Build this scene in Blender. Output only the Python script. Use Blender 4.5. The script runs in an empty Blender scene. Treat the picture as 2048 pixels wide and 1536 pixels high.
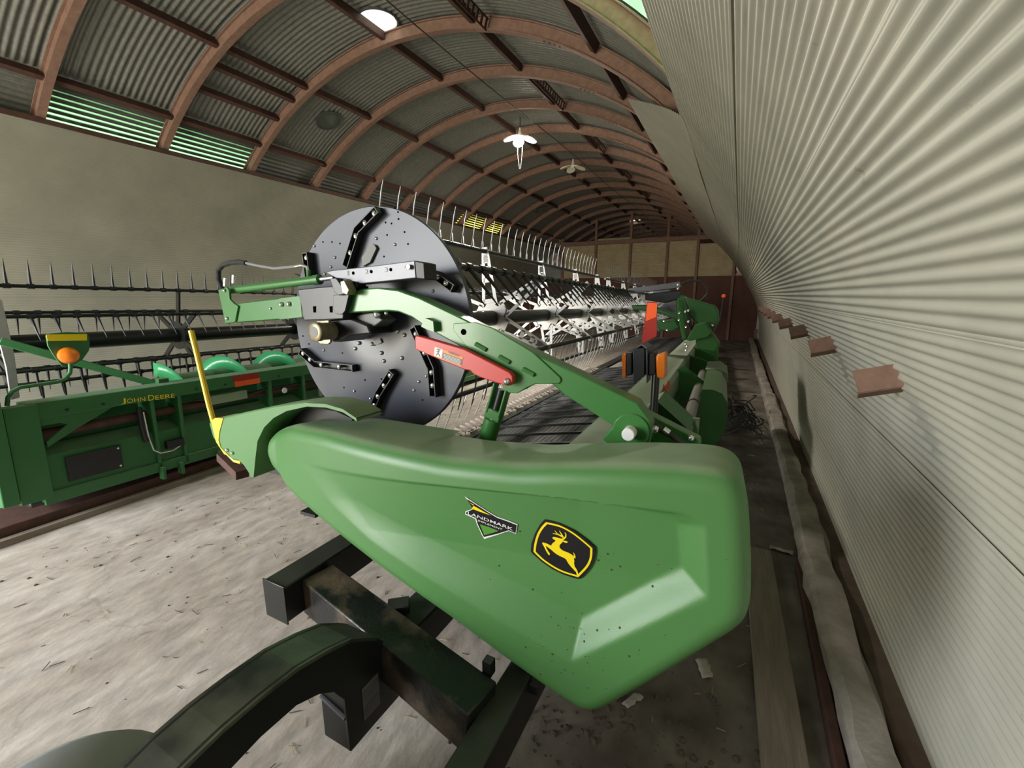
import bpy, bmesh, math, random
import numpy as np
from mathutils import Vector, Matrix, Quaternion
random.seed(7); np.random.seed(7)
R = math.radians
scene = bpy.context.scene
COL = scene.collection

# ------------------------------------------------------------------ camera
FPX = 880.0                       # focal length in pixels of the 2048 px wide frame
CAMH = 1.62
PITCH = math.atan(178 / FPX)
YAW = math.atan2(456, FPX * math.cos(PITCH) + 178 * math.sin(PITCH))
cd = bpy.data.cameras.new('camera'); cam = bpy.data.objects.new('camera', cd); COL.objects.link(cam)
cd.sensor_fit = 'HORIZONTAL'; cd.sensor_width = 36.0; cd.lens = FPX / 2048 * 36.0
cd.clip_start = 0.02; cd.clip_end = 200
cam.location = (0, 0, CAMH); cam.rotation_euler = (math.pi / 2 - PITCH, 0, YAW)
scene.camera = cam

# ------------------------------------------------------------------ daylight, exposure
world = bpy.data.worlds.new('sky'); scene.world = world; world.use_nodes = True
wn = world.node_tree.nodes; wl = world.node_tree.links
bg = wn['Background']
wtc = wn.new('ShaderNodeTexCoord'); wsep = wn.new('ShaderNodeSeparateXYZ'); wr = wn.new('ShaderNodeValToRGB')
wl.new(wtc.outputs['Generated'], wsep.inputs[0]); wl.new(wsep.outputs['Z'], wr.inputs[0]); wl.new(wr.outputs[0], bg.inputs[0])
wr.color_ramp.elements[0].position = 0.0; wr.color_ramp.elements[0].color = (0.60, 0.57, 0.46, 1)
wr.color_ramp.elements[1].position = 0.12; wr.color_ramp.elements[1].color = (0.93, 0.965, 1.0, 1)
bg.inputs[1].default_value = 25.0
DOOR = (-6.7, -3.5, -3.4, 3.3)    # x0, x1, y, height of the open doorway behind the camera
pl = bpy.data.lights.new('doorway_daylight', 'AREA'); pl.shape = 'RECTANGLE'
pl.size = DOOR[1] - DOOR[0]; pl.size_y = DOOR[3]; pl.cycles.is_portal = True
po = bpy.data.objects.new('doorway_daylight', pl); COL.objects.link(po)
po.location = ((DOOR[0] + DOOR[1]) / 2, DOOR[2], DOOR[3] / 2); po.rotation_euler = (R(90), 0, 0)
scene.view_settings.view_transform = 'Standard'; scene.view_settings.look = 'None'
scene.view_settings.exposure = 0.25; scene.view_settings.gamma = 1.0
scene.view_settings.use_curve_mapping = False
LAMP_STRENGTH = 420.0

# ------------------------------------------------------------------ pixel -> place helpers
_F = np.array([-math.sin(YAW) * math.cos(PITCH), math.cos(YAW) * math.cos(PITCH), -math.sin(PITCH)])
_R = np.array([math.cos(YAW), math.sin(YAW), 0.0]); _U = np.cross(_R, _F)
_C = np.array([0, 0, CAMH])
def ray(px, py): return _F * FPX + _R * (px - 1024) - _U * (py - 768)
# frame of the two headers: their long axis runs almost along the shed
_D = ray(1447, 611); _ya = _D / np.linalg.norm(_D); _xa = np.cross(_ya, [0, 0, 1]); _xa /= np.linalg.norm(_xa); _za = np.cross(_xa, _ya)
HM = np.c_[_xa, _ya, _za]
def _pl(px, py, axis, v, M):
    r = M.T @ ray(px, py); c = M.T @ _C
    return c + r * ((v - c[axis]) / r[axis])
def hX(px, py, v): return Vector(_pl(px, py, 0, v, HM))
def hY(px, py, v): return Vector(_pl(px, py, 1, v, HM))
def hZ(px, py, v): return Vector(_pl(px, py, 2, v, HM))
_I = np.eye(3)
def wX(px, py, v): return Vector(_pl(px, py, 0, v, _I))
def wY(px, py, v): return Vector(_pl(px, py, 1, v, _I))
def wZ(px, py, v): return Vector(_pl(px, py, 2, v, _I))

# ------------------------------------------------------------------ object helpers
def link(name, data, parent=None, loc=(0, 0, 0)):
    o = bpy.data.objects.new(name, data); COL.objects.link(o); o.location = loc
    if parent is not None: o.parent = parent
    return o
def tag(o, label=None, cat=None, group=None, kind=None):
    if label: o['label'] = label
    if cat: o['category'] = cat
    if group: o['group'] = group
    if kind: o['kind'] = kind
    return o
class Thing:
    """an Empty at a thing's base; parts are written in the same frame as the thing, base is taken off"""
    def __init__(s, name, base, M=None, label=None, cat=None, group=None, kind=None):
        M = _I if M is None else M
        s.base = Vector(base); s.M = Matrix([list(r) for r in M])
        s.o = bpy.data.objects.new(name, None); COL.objects.link(s.o); s.o.empty_display_size = .1
        s.o.matrix_world = Matrix.Translation(s.M @ s.base) @ s.M.to_4x4()
        tag(s.o, label, cat, group, kind)
class MB:
    def __init__(s): s.v = []; s.f = []
    def add(s, vs, fs):
        n = len(s.v); s.v += [tuple(p) for p in vs]; s.f += [tuple(i + n for i in f) for f in fs]; return s
    def box(s, c, size, rot=None):
        c = Vector(c); h = [x / 2 for x in size]
        vs = []
        for sx, sy, sz in ((-1,-1,-1),(1,-1,-1),(1,1,-1),(-1,1,-1),(-1,-1,1),(1,-1,1),(1,1,1),(-1,1,1)):
            p = Vector((sx*h[0], sy*h[1], sz*h[2]))
            if rot is not None: p = rot @ p
            vs.append(c + p)
        return s.add(vs, [(3,2,1,0),(4,5,6,7),(0,1,5,4),(1,2,6,5),(2,3,7,6),(3,0,4,7)])
    def span(s, a, b, w, h, up=(0, 0, 1)):
        """box from a to b, w wide across, h tall along up"""
        a = Vector(a); b = Vector(b); d = (b - a); L = d.length; d.normalize()
        up = Vector(up); sd = d.cross(up)
        if sd.length < 1e-5: sd = d.cross(Vector((1, 0, 0)))
        sd.normalize(); u = sd.cross(d)
        return s.box((a + b) / 2, (w, L, h), Matrix((sd, d, u)).transposed())
    def tube(s, pts, r, n=10, caps=True):
        pts = [Vector(p) for p in pts]; rs = r if isinstance(r, (list, tuple)) else [r] * len(pts)
        base = len(s.v); prev = None
        for i, p in enumerate(pts):
            t = (pts[min(i+1, len(pts)-1)] - pts[max(i-1, 0)]).normalized()
            if prev is None:
                a = Vector((0, 0, 1)) if abs(t.z) < .9 else Vector((1, 0, 0)); u = t.cross(a).normalized()
            else:
                u = (prev - t * prev.dot(t)).normalized()
            prev = u; w = t.cross(u)
            for k in range(n):
                a = 2 * math.pi * k / n; s.v.append(tuple(p + (u * math.cos(a) + w * math.sin(a)) * rs[i]))
        for i in range(len(pts) - 1):
            for k in range(n):
                k2 = (k + 1) % n
                s.f.append((base+i*n+k, base+i*n+k2, base+(i+1)*n+k2, base+(i+1)*n+k))
        if caps:
            s.f.append(tuple(base + k for k in reversed(range(n)))); s.f.append(tuple(base + (len(pts)-1)*n + k for k in range(n)))
        return s
    def lathe(s, c, axis, prof, n=24, caps=True):
        """prof: list of (distance along axis, radius)"""
        ax = Vector(axis).normalized(); c = Vector(c)
        return s.tube_prof([c + ax * t for t, _ in prof], [r for _, r in prof], ax, n, caps)
    def tube_prof(s, pts, rs, ax, n, caps):
        a = Vector((0, 0, 1)) if abs(ax.z) < .9 else Vector((1, 0, 0)); u = ax.cross(a).normalized(); w = ax.cross(u)
        base = len(s.v)
        for p, r in zip(pts, rs):
            for k in range(n):
                t = 2*math.pi*k/n; s.v.append(tuple(p + (u*math.cos(t) + w*math.sin(t))*max(r, 1e-5)))
        for i in range(len(pts)-1):
            for k in range(n):
                k2 = (k+1) % n; s.f.append((base+i*n+k, base+i*n+k2, base+(i+1)*n+k2, base+(i+1)*n+k))
        if caps:
            s.f.append(tuple(base+k for k in reversed(range(n)))); s.f.append(tuple(base+(len(pts)-1)*n+k for k in range(n)))
        return s
    def prism(s, pts, off):
        """closed polygon of 3-D points swept by off"""
        pts = [Vector(p) for p in pts]; off = Vector(off); n = len(pts)
        nrm = Vector((0, 0, 0))
        for i in range(n): nrm += pts[i].cross(pts[(i+1) % n])
        if nrm.dot(off) > 0: pts = pts[::-1]
        vs = pts + [p + off for p in pts]
        fs = [tuple(range(n)), tuple(reversed(range(n, 2*n)))] + [((i+1) % n, i, n+i, n+(i+1) % n) for i in range(n)]
        return s.add(vs, fs)
    def mesh(s, name, mat=None, smooth=False, angle=35):
        me = bpy.data.meshes.new(name); me.from_pydata(s.v, [], s.f); me.validate(); me.update()
        if mat: me.materials.append(mat)
        if smooth:
            me.polygons.foreach_set('use_smooth', [True] * len(me.polygons))
            try: me.set_sharp_from_angle(angle=R(angle))
            except Exception: pass
        return me
    def build(s, name, mat, parent=None, smooth=False, bevel=0, label=None, angle=35, seg=2):
        me = s.mesh(name, mat, smooth or bevel > 0, angle)
        if isinstance(parent, Thing): o = link(name, me, parent.o, -parent.base)
        else: o = link(name, me, parent)
        if bevel:
            m = o.modifiers.new('bevel', 'BEVEL'); m.width = bevel; m.segments = seg; m.limit_method = 'ANGLE'; m.angle_limit = R(30)
            m.harden_normals = False
        if label: o['label'] = label
        return o
def inst(name, me, loc, parent, rot=None):
    if isinstance(parent, Thing): o = link(name, me, parent.o, Vector(loc) - parent.base)
    else: o = link(name, me, parent, loc)
    if rot is not None: o.rotation_euler = rot
    return o
def text_mesh(body, mat, extrude=0.0, bold=0.0, spacing=1.0):
    cu = bpy.data.curves.new('lettering', 'FONT'); cu.body = body; cu.extrude = extrude; cu.offset = bold; cu.space_character = spacing
    cu.resolution_u = 3
    o = bpy.data.objects.new('lettering', cu); COL.objects.link(o)
    dg = bpy.context.evaluated_depsgraph_get(); me = bpy.data.meshes.new_from_object(o.evaluated_get(dg))
    bpy.data.objects.remove(o); me.materials.clear(); me.materials.append(mat)
    return me
def place_text(body, p0, p1, height, up, mat, parent, name='lettering', bold=0.0, fn=None):
    """lay lettering from p0 to p1, cap height given; fn moves each vertex onto a surface"""
    me = text_mesh(body, mat, 0, bold)
    xs = [v.co.x for v in me.vertices]; ys = [v.co.y for v in me.vertices]
    x0, x1, y0, y1 = min(xs), max(xs), min(ys), max(ys)
    p0 = Vector(p0); p1 = Vector(p1); d = p1 - p0; L = d.length; d.normalize(); u = Vector(up); u = (u - d*u.dot(d)).normalized()
    for v in me.vertices:
        q = p0 + d * ((v.co.x - x0)/(x1-x0)*L) + u * ((v.co.y - y0)/(y1-y0)*height)
        v.co = fn(q) if fn else q
    if isinstance(parent, Thing): return link(name, me, parent.o, -parent.base)
    return link(name, me, parent)
def poly_fill(name, loops, mat, parent, fn=None):
    """flat marking: list of polygons (3-D points) filled, moved by fn onto a surface"""
    bm = bmesh.new()
    for lp in loops:
        vs = [bm.verts.new(fn(Vector(p)) if fn else p) for p in lp]
        es = [bm.edges.new((vs[i], vs[(i+1) % len(vs)])) for i in range(len(vs))]
        bmesh.ops.triangle_fill(bm, use_beauty=True, edges=es)
    me = bpy.data.meshes.new(name); bm.to_mesh(me); bm.free(); me.materials.append(mat)
    if isinstance(parent, Thing): return link(name, me, parent.o, -parent.base)
    return link(name, me, parent)

# ------------------------------------------------------------------ materials
def pbr(name, col, rough=.5, metal=0.0, noise=0.0, nscale=6.0, col2=None, bump=0.0, bscale=40.0, coat=0.0, detail=4.0, spec=None, dust=0.0, dustcol=(.34,.34,.27), stretch=None, lo=.35, hi=.7, spots=None):
    m = bpy.data.materials.new(name); m.use_nodes = True; nt = m.node_tree; N = nt.nodes; L = nt.links
    b = N['Principled BSDF']; b.inputs['Roughness'].default_value = rough; b.inputs['Metallic'].default_value = metal
    b.inputs['Base Color'].default_value = (*col, 1)
    if coat: b.inputs['Coat Weight'].default_value = coat; b.inputs['Coat Roughness'].default_value = .12
    if spec is not None: b.inputs['Specular IOR Level'].default_value = spec
    tc = N.new('ShaderNodeTexCoord'); src = tc.outputs['Object']
    if stretch:
        mp = N.new('ShaderNodeMapping'); mp.inputs['Scale'].default_value = stretch; L.new(src, mp.inputs[0]); src = mp.outputs[0]
    out = None
    if noise:
        n = N.new('ShaderNodeTexNoise'); n.inputs['Scale'].default_value = nscale; n.inputs['Detail'].default_value = detail; n.inputs['Roughness'].default_value = .6
        L.new(src, n.inputs['Vector'])
        r = N.new('ShaderNodeMapRange'); r.inputs[1].default_value = lo; r.inputs[2].default_value = hi; r.inputs[4].default_value = noise
        L.new(n.outputs['Fac'], r.inputs[0])
        mx = N.new('ShaderNodeMix'); mx.data_type = 'RGBA'; mx.inputs[6].default_value = (*col, 1)
        mx.inputs[7].default_value = (*(col2 or [c*.5 for c in col]), 1); L.new(r.outputs[0], mx.inputs[0]); out = mx.outputs[2]
    if spots:     # rust spots and streaks
        ns = N.new('ShaderNodeTexNoise'); ns.inputs['Scale'].default_value = 5.5; ns.inputs['Detail'].default_value = 6; ns.inputs['Roughness'].default_value = .7; L.new(tc.outputs['Object'], ns.inputs['Vector'])
        rs = N.new('ShaderNodeMapRange'); rs.inputs[1].default_value = .66; rs.inputs[2].default_value = .76; rs.inputs[4].default_value = .75; L.new(ns.outputs['Fac'], rs.inputs[0])
        ms = N.new('ShaderNodeMix'); ms.data_type = 'RGBA'; ms.inputs[6].default_value = (*col, 1); ms.inputs[7].default_value = (*spots, 1); L.new(rs.outputs[0], ms.inputs[0])
        if out: L.new(out, ms.inputs[6])
        out = ms.outputs[2]
    if dust:      # dust that has settled on faces that look up
        g = N.new('ShaderNodeNewGeometry'); sp = N.new('ShaderNodeSeparateXYZ'); L.new(g.outputs['Normal'], sp.inputs[0])
        r = N.new('ShaderNodeMapRange'); r.inputs[1].default_value = .72; r.inputs[2].default_value = .98; r.inputs[4].default_value = dust; L.new(sp.outputs['Z'], r.inputs[0])
        n2 = N.new('ShaderNodeTexNoise'); n2.inputs['Scale'].default_value = 9; n2.inputs['Detail'].default_value = 5; L.new(tc.outputs['Object'], n2.inputs['Vector'])
        r2 = N.new('ShaderNodeMapRange'); r2.inputs[1].default_value = .2; r2.inputs[2].default_value = .6; r2.inputs[3].default_value = .55; L.new(n2.outputs['Fac'], r2.inputs[0])
        mu = N.new('ShaderNodeMath'); mu.operation = 'MULTIPLY'; L.new(r.outputs[0], mu.inputs[0]); L.new(r2.outputs[0], mu.inputs[1])
        mx2 = N.new('ShaderNodeMix'); mx2.data_type = 'RGBA'; mx2.inputs[6].default_value = (*col, 1)
        if out: L.new(out, mx2.inputs[6])
        mx2.inputs[7].default_value = (*dustcol, 1); L.new(mu.outputs[0], mx2.inputs[0]); out = mx2.outputs[2]
        rr = N.new('ShaderNodeMapRange'); rr.inputs[3].default_value = rough; rr.inputs[4].default_value = min(1, rough+.35); L.new(mu.outputs[0], rr.inputs[0]); L.new(rr.outputs[0], b.inputs['Roughness'])
    if out: L.new(out, b.inputs['Base Color'])
    if bump:
        n3 = N.new('ShaderNodeTexNoise'); n3.inputs['Scale'].default_value = bscale; n3.inputs['Detail'].default_value = 5; L.new(src, n3.inputs['Vector'])
        bp = N.new('ShaderNodeBump'); bp.inputs['Strength'].default_value = bump; bp.inputs['Distance'].default_value = .01; L.new(n3.outputs['Fac'], bp.inputs['Height']); L.new(bp.outputs[0], b.inputs['Normal'])
    return m
def emit(name, col, st):
    m = bpy.data.materials.new(name); m.use_nodes = True; b = m.node_tree.nodes['Principled BSDF']
    b.inputs['Base Color'].default_value = (*col, 1); b.inputs['Emission Color'].default_value = (*col, 1); b.inputs['Emission Strength'].default_value = st
    return m
def fibreglass(name, col, dirt=(.10, .11, .09), pitch=None, amount=.6):
    """translucent sheet that lets the daylight outside through; grime sits in streaks, light lines are painted in by an attribute"""
    m = bpy.data.materials.new(name); m.use_nodes = True; nt = m.node_tree; N = nt.nodes; L = nt.links
    N.remove(N['Principled BSDF']); out = N['Material Output']
    tr = N.new('ShaderNodeBsdfTranslucent'); tr.inputs[0].default_value = (*col, 1)
    df = N.new('ShaderNodeBsdfDiffuse'); df.inputs[0].default_value = (*dirt, 1)
    mx = N.new('ShaderNodeMixShader'); n = N.new('ShaderNodeTexNoise'); n.inputs['Scale'].default_value = 3.5; n.inputs['Detail'].default_value = 6
    tc = N.new('ShaderNodeTexCoord'); L.new(tc.outputs['Object'], n.inputs['Vector'])
    r = N.new('ShaderNodeMapRange'); r.inputs[1].default_value = .3; r.inputs[2].default_value = .75; r.inputs[3].default_value = amount*.25; r.inputs[4].default_value = amount
    L.new(n.outputs['Fac'], r.inputs[0]); fac = r.outputs[0]
    if pitch:      # grazing light painted in: lines low on the sheet, darker between and towards the top
        at = N.new('ShaderNodeAttribute'); at.attribute_name = 'shade_bands'
        ad = N.new('ShaderNodeMath'); ad.operation = 'ADD'; ad.use_clamp = True; L.new(fac, ad.inputs[0]); L.new(at.outputs['Fac'], ad.inputs[1]); fac = ad.outputs[0]
    L.new(fac, mx.inputs[0]); L.new(tr.outputs[0], mx.inputs[1]); L.new(df.outputs[0], mx.inputs[2]); L.new(mx.outputs[0], out.inputs[0])
    return m
GREEN = (.038, .155, .032)
M = {}
M['green'] = pbr('green_paint', GREEN, .32, noise=.25, nscale=3, col2=(.05, .22, .06), coat=.25, dust=.45, dustcol=(.30, .36, .24))
M['green_shell'] = pbr('green_moulded_shell', (.070, .198, .054), .44, noise=.3, nscale=2.2, col2=(.085, .215, .07), dust=.8, dustcol=(.27, .34, .21), bump=.03, bscale=160)
M['green_old'] = pbr('green_paint_dull', (.030, .145, .042), .42, noise=.4, nscale=5, col2=(.025, .11, .034), dust=.55, dustcol=(.30, .42, .28))
M['black'] = pbr('black_paint', (.010, .011, .011), .30, noise=.4, nscale=7, col2=(.02, .019, .016), dust=.35, dustcol=(.10, .10, .08))
M['black_mud'] = pbr('black_paint_muddy', (.010, .011, .011), .36, noise=.95, nscale=3.2, col2=(.17, .125, .085), detail=9, bump=.2, bscale=60, lo=.5, hi=.66)
M['blackplastic'] = pbr('black_plastic', (.012, .012, .013), .45)
M['disc'] = pbr('black_disc_sheet', (.050, .054, .074), .36, metal=.0, noise=.3, nscale=4, col2=(.064, .067, .086), spec=.5)
M['boxsteel'] = pbr('dark_painted_steel', (.022, .023, .028), .38, noise=.4, nscale=25, col2=(.035, .036, .042))
M['dark'] = pbr('dark_steel', (.05, .05, .052), .4, metal=.6)
M['silver'] = pbr('brushed_plate', (.115, .115, .128), .38, metal=.3, noise=.3, nscale=20, col2=(.15, .15, .16))
M['galv'] = pbr('galvanised_plate', (.40, .385, .37), .42, metal=.35, noise=.5, nscale=18, col2=(.48, .465, .45))
M['guard'] = pbr('knife_guard_steel', (.26, .22, .19), .35, metal=.6, noise=.6, nscale=40, col2=(.38, .32, .28))
M['chrome'] = pbr('bright_zinc', (.72, .72, .70), .22, metal=.9)
M['bronze'] = pbr('yellow_zinc', (.34, .28, .16), .35, metal=.6, noise=.7, nscale=30, col2=(.12, .10, .07))
M['yellow'] = pbr('yellow_paint', (.78, .52, .02), .4, noise=.2, nscale=10, col2=(.6, .38, .03))
M['red'] = pbr('red_paint', (.50, .035, .03), .4)
M['orange'] = pbr('orange_lens', (.80, .19, .01), .25, coat=.4)
M['reflect_o'] = pbr('orange_reflector', (.85, .11, .02), .35)
M['reflect_r'] = pbr('red_reflector', (.33, .02, .012), .35)
M['white'] = pbr('white_print', (.78, .78, .76), .45)
M['blackprint'] = pbr('black_print', (.012, .011, .013), .35)
M['yellowprint'] = pbr('yellow_print', (.86, .66, .01), .4)
M['greenprint'] = pbr('green_print', (.09, .27, .04), .4)
M['orangeprint'] = pbr('orange_print', (.75, .24, .03), .45)
M['hole'] = pbr('open_hole', (.002, .002, .002), 1.0, spec=0.0)
M['grey_print'] = pbr('grey_print', (.13, .13, .12), .5)
M['rubber'] = pbr('rubber_belt', (.030, .030, .031), .55, noise=.5, nscale=14, col2=(.055, .053, .05), bump=.3, bscale=120)
M['tyre'] = pbr('tyre_rubber', (.30, .30, .30), .85, noise=.5, nscale=6, col2=(.36, .36, .35))
M['greytube'] = pbr('grey_tube', (.30, .27, .25), .55, noise=.4, nscale=8, col2=(.22, .2, .18))
M['pale'] = pbr('dusty_pale_green_sheet', (.20, .30, .19), .55, noise=.7, nscale=5, col2=(.34, .38, .27), dust=.7, dustcol=(.42, .44, .34))
M['rust'] = pbr('rusty_steel', (.20, .112, .080), .75, noise=.9, nscale=16, col2=(.28, .165, .115), bump=.2, bscale=60)
M['rust_d'] = pbr('dark_rusty_steel', (.060, .027, .020), .75, noise=.8, nscale=16, col2=(.11, .045, .03))
M['roof'] = pbr('galvanised_roof', (.25, .25, .222), .40, metal=.45, noise=.75, nscale=26, col2=(.15, .155, .14), detail=7)
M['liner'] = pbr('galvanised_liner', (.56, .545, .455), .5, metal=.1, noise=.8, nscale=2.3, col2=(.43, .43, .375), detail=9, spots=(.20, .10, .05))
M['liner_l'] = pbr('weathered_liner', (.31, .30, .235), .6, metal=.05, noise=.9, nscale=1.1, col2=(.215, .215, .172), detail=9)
M['panel'] = pbr('cream_partition', (.50, .42, .27), .6, noise=.8, nscale=2.5, col2=(.38, .28, .15), detail=8)
M['brown'] = pbr('red_brown_boards', (.13, .05, .033), .75, noise=.7, nscale=3, col2=(.08, .032, .022))
M['brown_sill'] = pbr('brown_sill', (.10, .065, .048), .85, noise=.8, nscale=7, col2=(.17, .13, .10), bump=.3, bscale=30)
M['concrete'] = pbr('footing_concrete', (.42, .375, .325), .9, noise=.9, nscale=5, col2=(.17, .14, .115), bump=.6, bscale=18, detail=8)
M['wood'] = pbr('weathered_board', (.26, .21, .165), .85, noise=.8, nscale=5, col2=(.15, .115, .085), stretch=(6, .6, 6), bump=.3, bscale=20)
M['soil'] = pbr('dry_soil', (.10, .075, .055), .95)
M['straw'] = pbr('straw', (.42, .33, .18), .9)
M['paper'] = pbr('pale_scrap', (.45, .42, .36), .9)
M['lampwhite'] = pbr('white_lamp_plastic', (.80, .75, .60), .5)
M['lampon'] = emit('lit_led_panel', (1.0, .94, .82), LAMP_STRENGTH)
M['wire'] = pbr('cable', (.03, .028, .026), .6)
M['mesh_hose'] = pbr('hose_sleeve', (.02, .02, .02), .8, bump=.8, bscale=90)
M['hose'] = pbr('grey_hose', (.20, .20, .20), .5)
M['fib_g'] = fibreglass('fibreglass_green', (.048, .098, .046), pitch=True, amount=.2)
M['fib_y'] = fibreglass('fibreglass_yellow', (.17, .13, .018), pitch=True, amount=.3)
M['fib_leaf'] = fibreglass('fibreglass_leafy', (.06, .13, .06), dirt=(.05, .16, .04), amount=.75)
M['fib_w'] = fibreglass('skylight_white', (.36, .36, .33), amount=.3)
M['fib_d'] = fibreglass('skylight_grimy', (.05, .05, .04), amount=.9)

def floor_mat():
    m = bpy.data.materials.new('worn_concrete_floor'); m.use_nodes = True; nt = m.node_tree; N = nt.nodes; L = nt.links
    b = N['Principled BSDF']; b.inputs['Roughness'].default_value = .9
    tc = N.new('ShaderNodeTexCoord')
    mp = N.new('ShaderNodeMapping'); mp.inputs['Scale'].default_value = (1.0, .45, 1); mp.inputs['Rotation'].default_value = (0, 0, R(18)); L.new(tc.outputs['Object'], mp.inputs[0])
    n1 = N.new('ShaderNodeTexNoise'); n1.inputs['Scale'].default_value = 2.2; n1.inputs['Detail'].default_value = 9; n1.inputs['Roughness'].default_value = .62; L.new(mp.outputs[0], n1.inputs[0])
    cr = N.new('ShaderNodeValToRGB'); L.new(n1.outputs['Fac'], cr.inputs[0])
    e = cr.color_ramp.elements; e[0].position = .30; e[0].color = (.33, .275, .225, 1); e[1].position = .72; e[1].color = (.56, .51, .45, 1)
    k = cr.color_ramp.elements.new(.5); k.color = (.43, .375, .32, 1)
    n2 = N.new('ShaderNodeTexNoise'); n2.inputs['Scale'].default_value = 14; n2.inputs['Detail'].default_value = 8; L.new(mp.outputs[0], n2.inputs[0])
    mx = N.new('ShaderNodeMix'); mx.data_type = 'RGBA'; mx.blend_type = 'OVERLAY'; mx.inputs[0].default_value = .55; L.new(cr.outputs[0], mx.inputs[6]); L.new(n2.outputs['Fac'], mx.inputs[7])
    # dark soil by the right wall and near header, deepened to paint in shade
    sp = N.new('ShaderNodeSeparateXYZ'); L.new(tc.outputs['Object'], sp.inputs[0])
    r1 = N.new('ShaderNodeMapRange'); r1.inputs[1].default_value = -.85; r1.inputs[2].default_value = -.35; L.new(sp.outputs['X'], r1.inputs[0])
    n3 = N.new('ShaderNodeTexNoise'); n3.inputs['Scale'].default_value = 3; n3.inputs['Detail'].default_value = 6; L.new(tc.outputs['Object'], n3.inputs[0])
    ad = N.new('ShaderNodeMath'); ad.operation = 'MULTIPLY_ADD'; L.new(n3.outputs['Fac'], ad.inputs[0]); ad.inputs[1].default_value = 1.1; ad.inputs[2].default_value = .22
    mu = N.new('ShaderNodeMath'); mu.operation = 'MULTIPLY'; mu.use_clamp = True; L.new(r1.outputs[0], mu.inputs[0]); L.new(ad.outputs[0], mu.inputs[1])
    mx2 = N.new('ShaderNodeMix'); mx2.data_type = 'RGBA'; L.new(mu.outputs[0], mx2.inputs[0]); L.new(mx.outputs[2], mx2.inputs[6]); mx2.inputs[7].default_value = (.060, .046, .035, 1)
    vo = N.new('ShaderNodeTexVoronoi'); vo.feature = 'DISTANCE_TO_EDGE'; vo.inputs['Scale'].default_value = .55
    n4 = N.new('ShaderNodeTexNoise'); n4.inputs['Scale'].default_value = 3.5; n4.inputs['Detail'].default_value = 5; L.new(tc.outputs['Object'], n4.inputs[0])
    va = N.new('ShaderNodeVectorMath'); va.operation = 'MULTIPLY_ADD'; va.inputs[1].default_value = (.35, .35, .35); L.new(n4.outputs['Color'], va.inputs[0]); L.new(tc.outputs['Object'], va.inputs[2]); L.new(va.outputs[0], vo.inputs['Vector'])
    rc = N.new('ShaderNodeMapRange'); rc.inputs[1].default_value = 0; rc.inputs[2].default_value = .006; rc.inputs[3].default_value = .22; rc.inputs[4].default_value = 0; L.new(vo.outputs['Distance'], rc.inputs[0])
    mx3 = N.new('ShaderNodeMix'); mx3.data_type = 'RGBA'; L.new(rc.outputs[0], mx3.inputs[0]); L.new(mx2.outputs[2], mx3.inputs[6]); mx3.inputs[7].default_value = (.10, .08, .065, 1)
    L.new(mx3.outputs[2], b.inputs['Base Color'])
    bp = N.new('ShaderNodeBump'); bp.inputs['Strength'].default_value = .5; bp.inputs['Distance'].default_value = .012; L.new(n2.outputs['Fac'], bp.inputs['Height']); L.new(bp.outputs[0], b.inputs['Normal'])
    return m
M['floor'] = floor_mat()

# ------------------------------------------------------------------ the shed: half-round steel shed
CX = -4.08; RIB_IN = 4.70; RIB_OUT = 4.835; SHELL = 4.87
RY0 = 2.44; RS = 1.22
RIBS = [RY0 + RS*k for k in range(-4, 25)]
YF = DOOR[2]; YB = RIBS[-1] + .6
def cyl(r, a, y): return Vector((CX + r*math.cos(R(a)), y, r*math.sin(R(a))))

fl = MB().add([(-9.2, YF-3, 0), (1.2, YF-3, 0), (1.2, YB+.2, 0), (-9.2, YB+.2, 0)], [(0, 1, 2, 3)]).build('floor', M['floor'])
tag(fl, 'worn grey concrete floor scattered with chaff', 'floor', kind='structure')

roof = Thing('ceiling', (CX, 14, 4.8), label='half-round corrugated steel roof carried on rusty arched ribs', cat='ceiling', kind='structure')
PUR = [125.0, 109.8, 92.0, 76.2, 57.5]
SEG = [(125, 109.8), (109.8, 92), (92, 76.2), (76.2, 57.5), (57.5, 36)]
def sheet_around(a0, a1, hole=None, w=RS, pitch=.0678, amp=.0115, steps=8, na=12):
    """ridges run around the arch; local y from 0 to w"""
    mb = MB(); nw = int(round(w/pitch))*6
    for j in range(na+1):
        a = a0 + (a1-a0)*j/na
        for i in range(nw+1):
            y = w*i/nw; r = SHELL + amp*math.sin(2*math.pi*y/pitch)
            p = cyl(r, a, y); mb.v.append(tuple(p))
    for j in range(na):
        for i in range(nw):
            f = (j*(nw+1)+i, j*(nw+1)+i+1, (j+1)*(nw+1)+i+1, (j+1)*(nw+1)+i)
            if hole:
                c = sum((Vector(mb.v[k]) for k in f), Vector())/4
                if (c - hole[0]).length < hole[1]: continue
            mb.f.append(f)
    return mb
def sheet_along(a0, a1, w=RS, pitch=.0678, amp=.0085, r0=SHELL, shade_bands=False, per=8):
    """ridges run along the shed"""
    mb = MB(); n = max(2, int(round(R(abs(a1-a0))*r0/pitch)))*per; val = []
    for i in range(n+1):
        a = a0 + (a1-a0)*i/n; ph = 2*math.pi*i/per
        r = r0 + amp*math.sin(ph)
        for y in (0, w): mb.v.append(tuple(cyl(r, a, y))); val.append((ph, i/n))
    for i in range(n): mb.f.append((2*i, 2*i+1, 2*i+3, 2*i+2))
    return mb, val
skylights = [((-4.17, 4.66, 4.80), .225, 'fib_w'), ((-6.15, 5.62, 4.33), .19, 'fib_d'), ((-4.33, 12.57, 4.8), .23, 'fib_w'), ((-4.41, 20.7, 4.79), .24, 'fib_w'), ((-6.1, 14.2, 4.36), .2, 'fib_d')]
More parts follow.
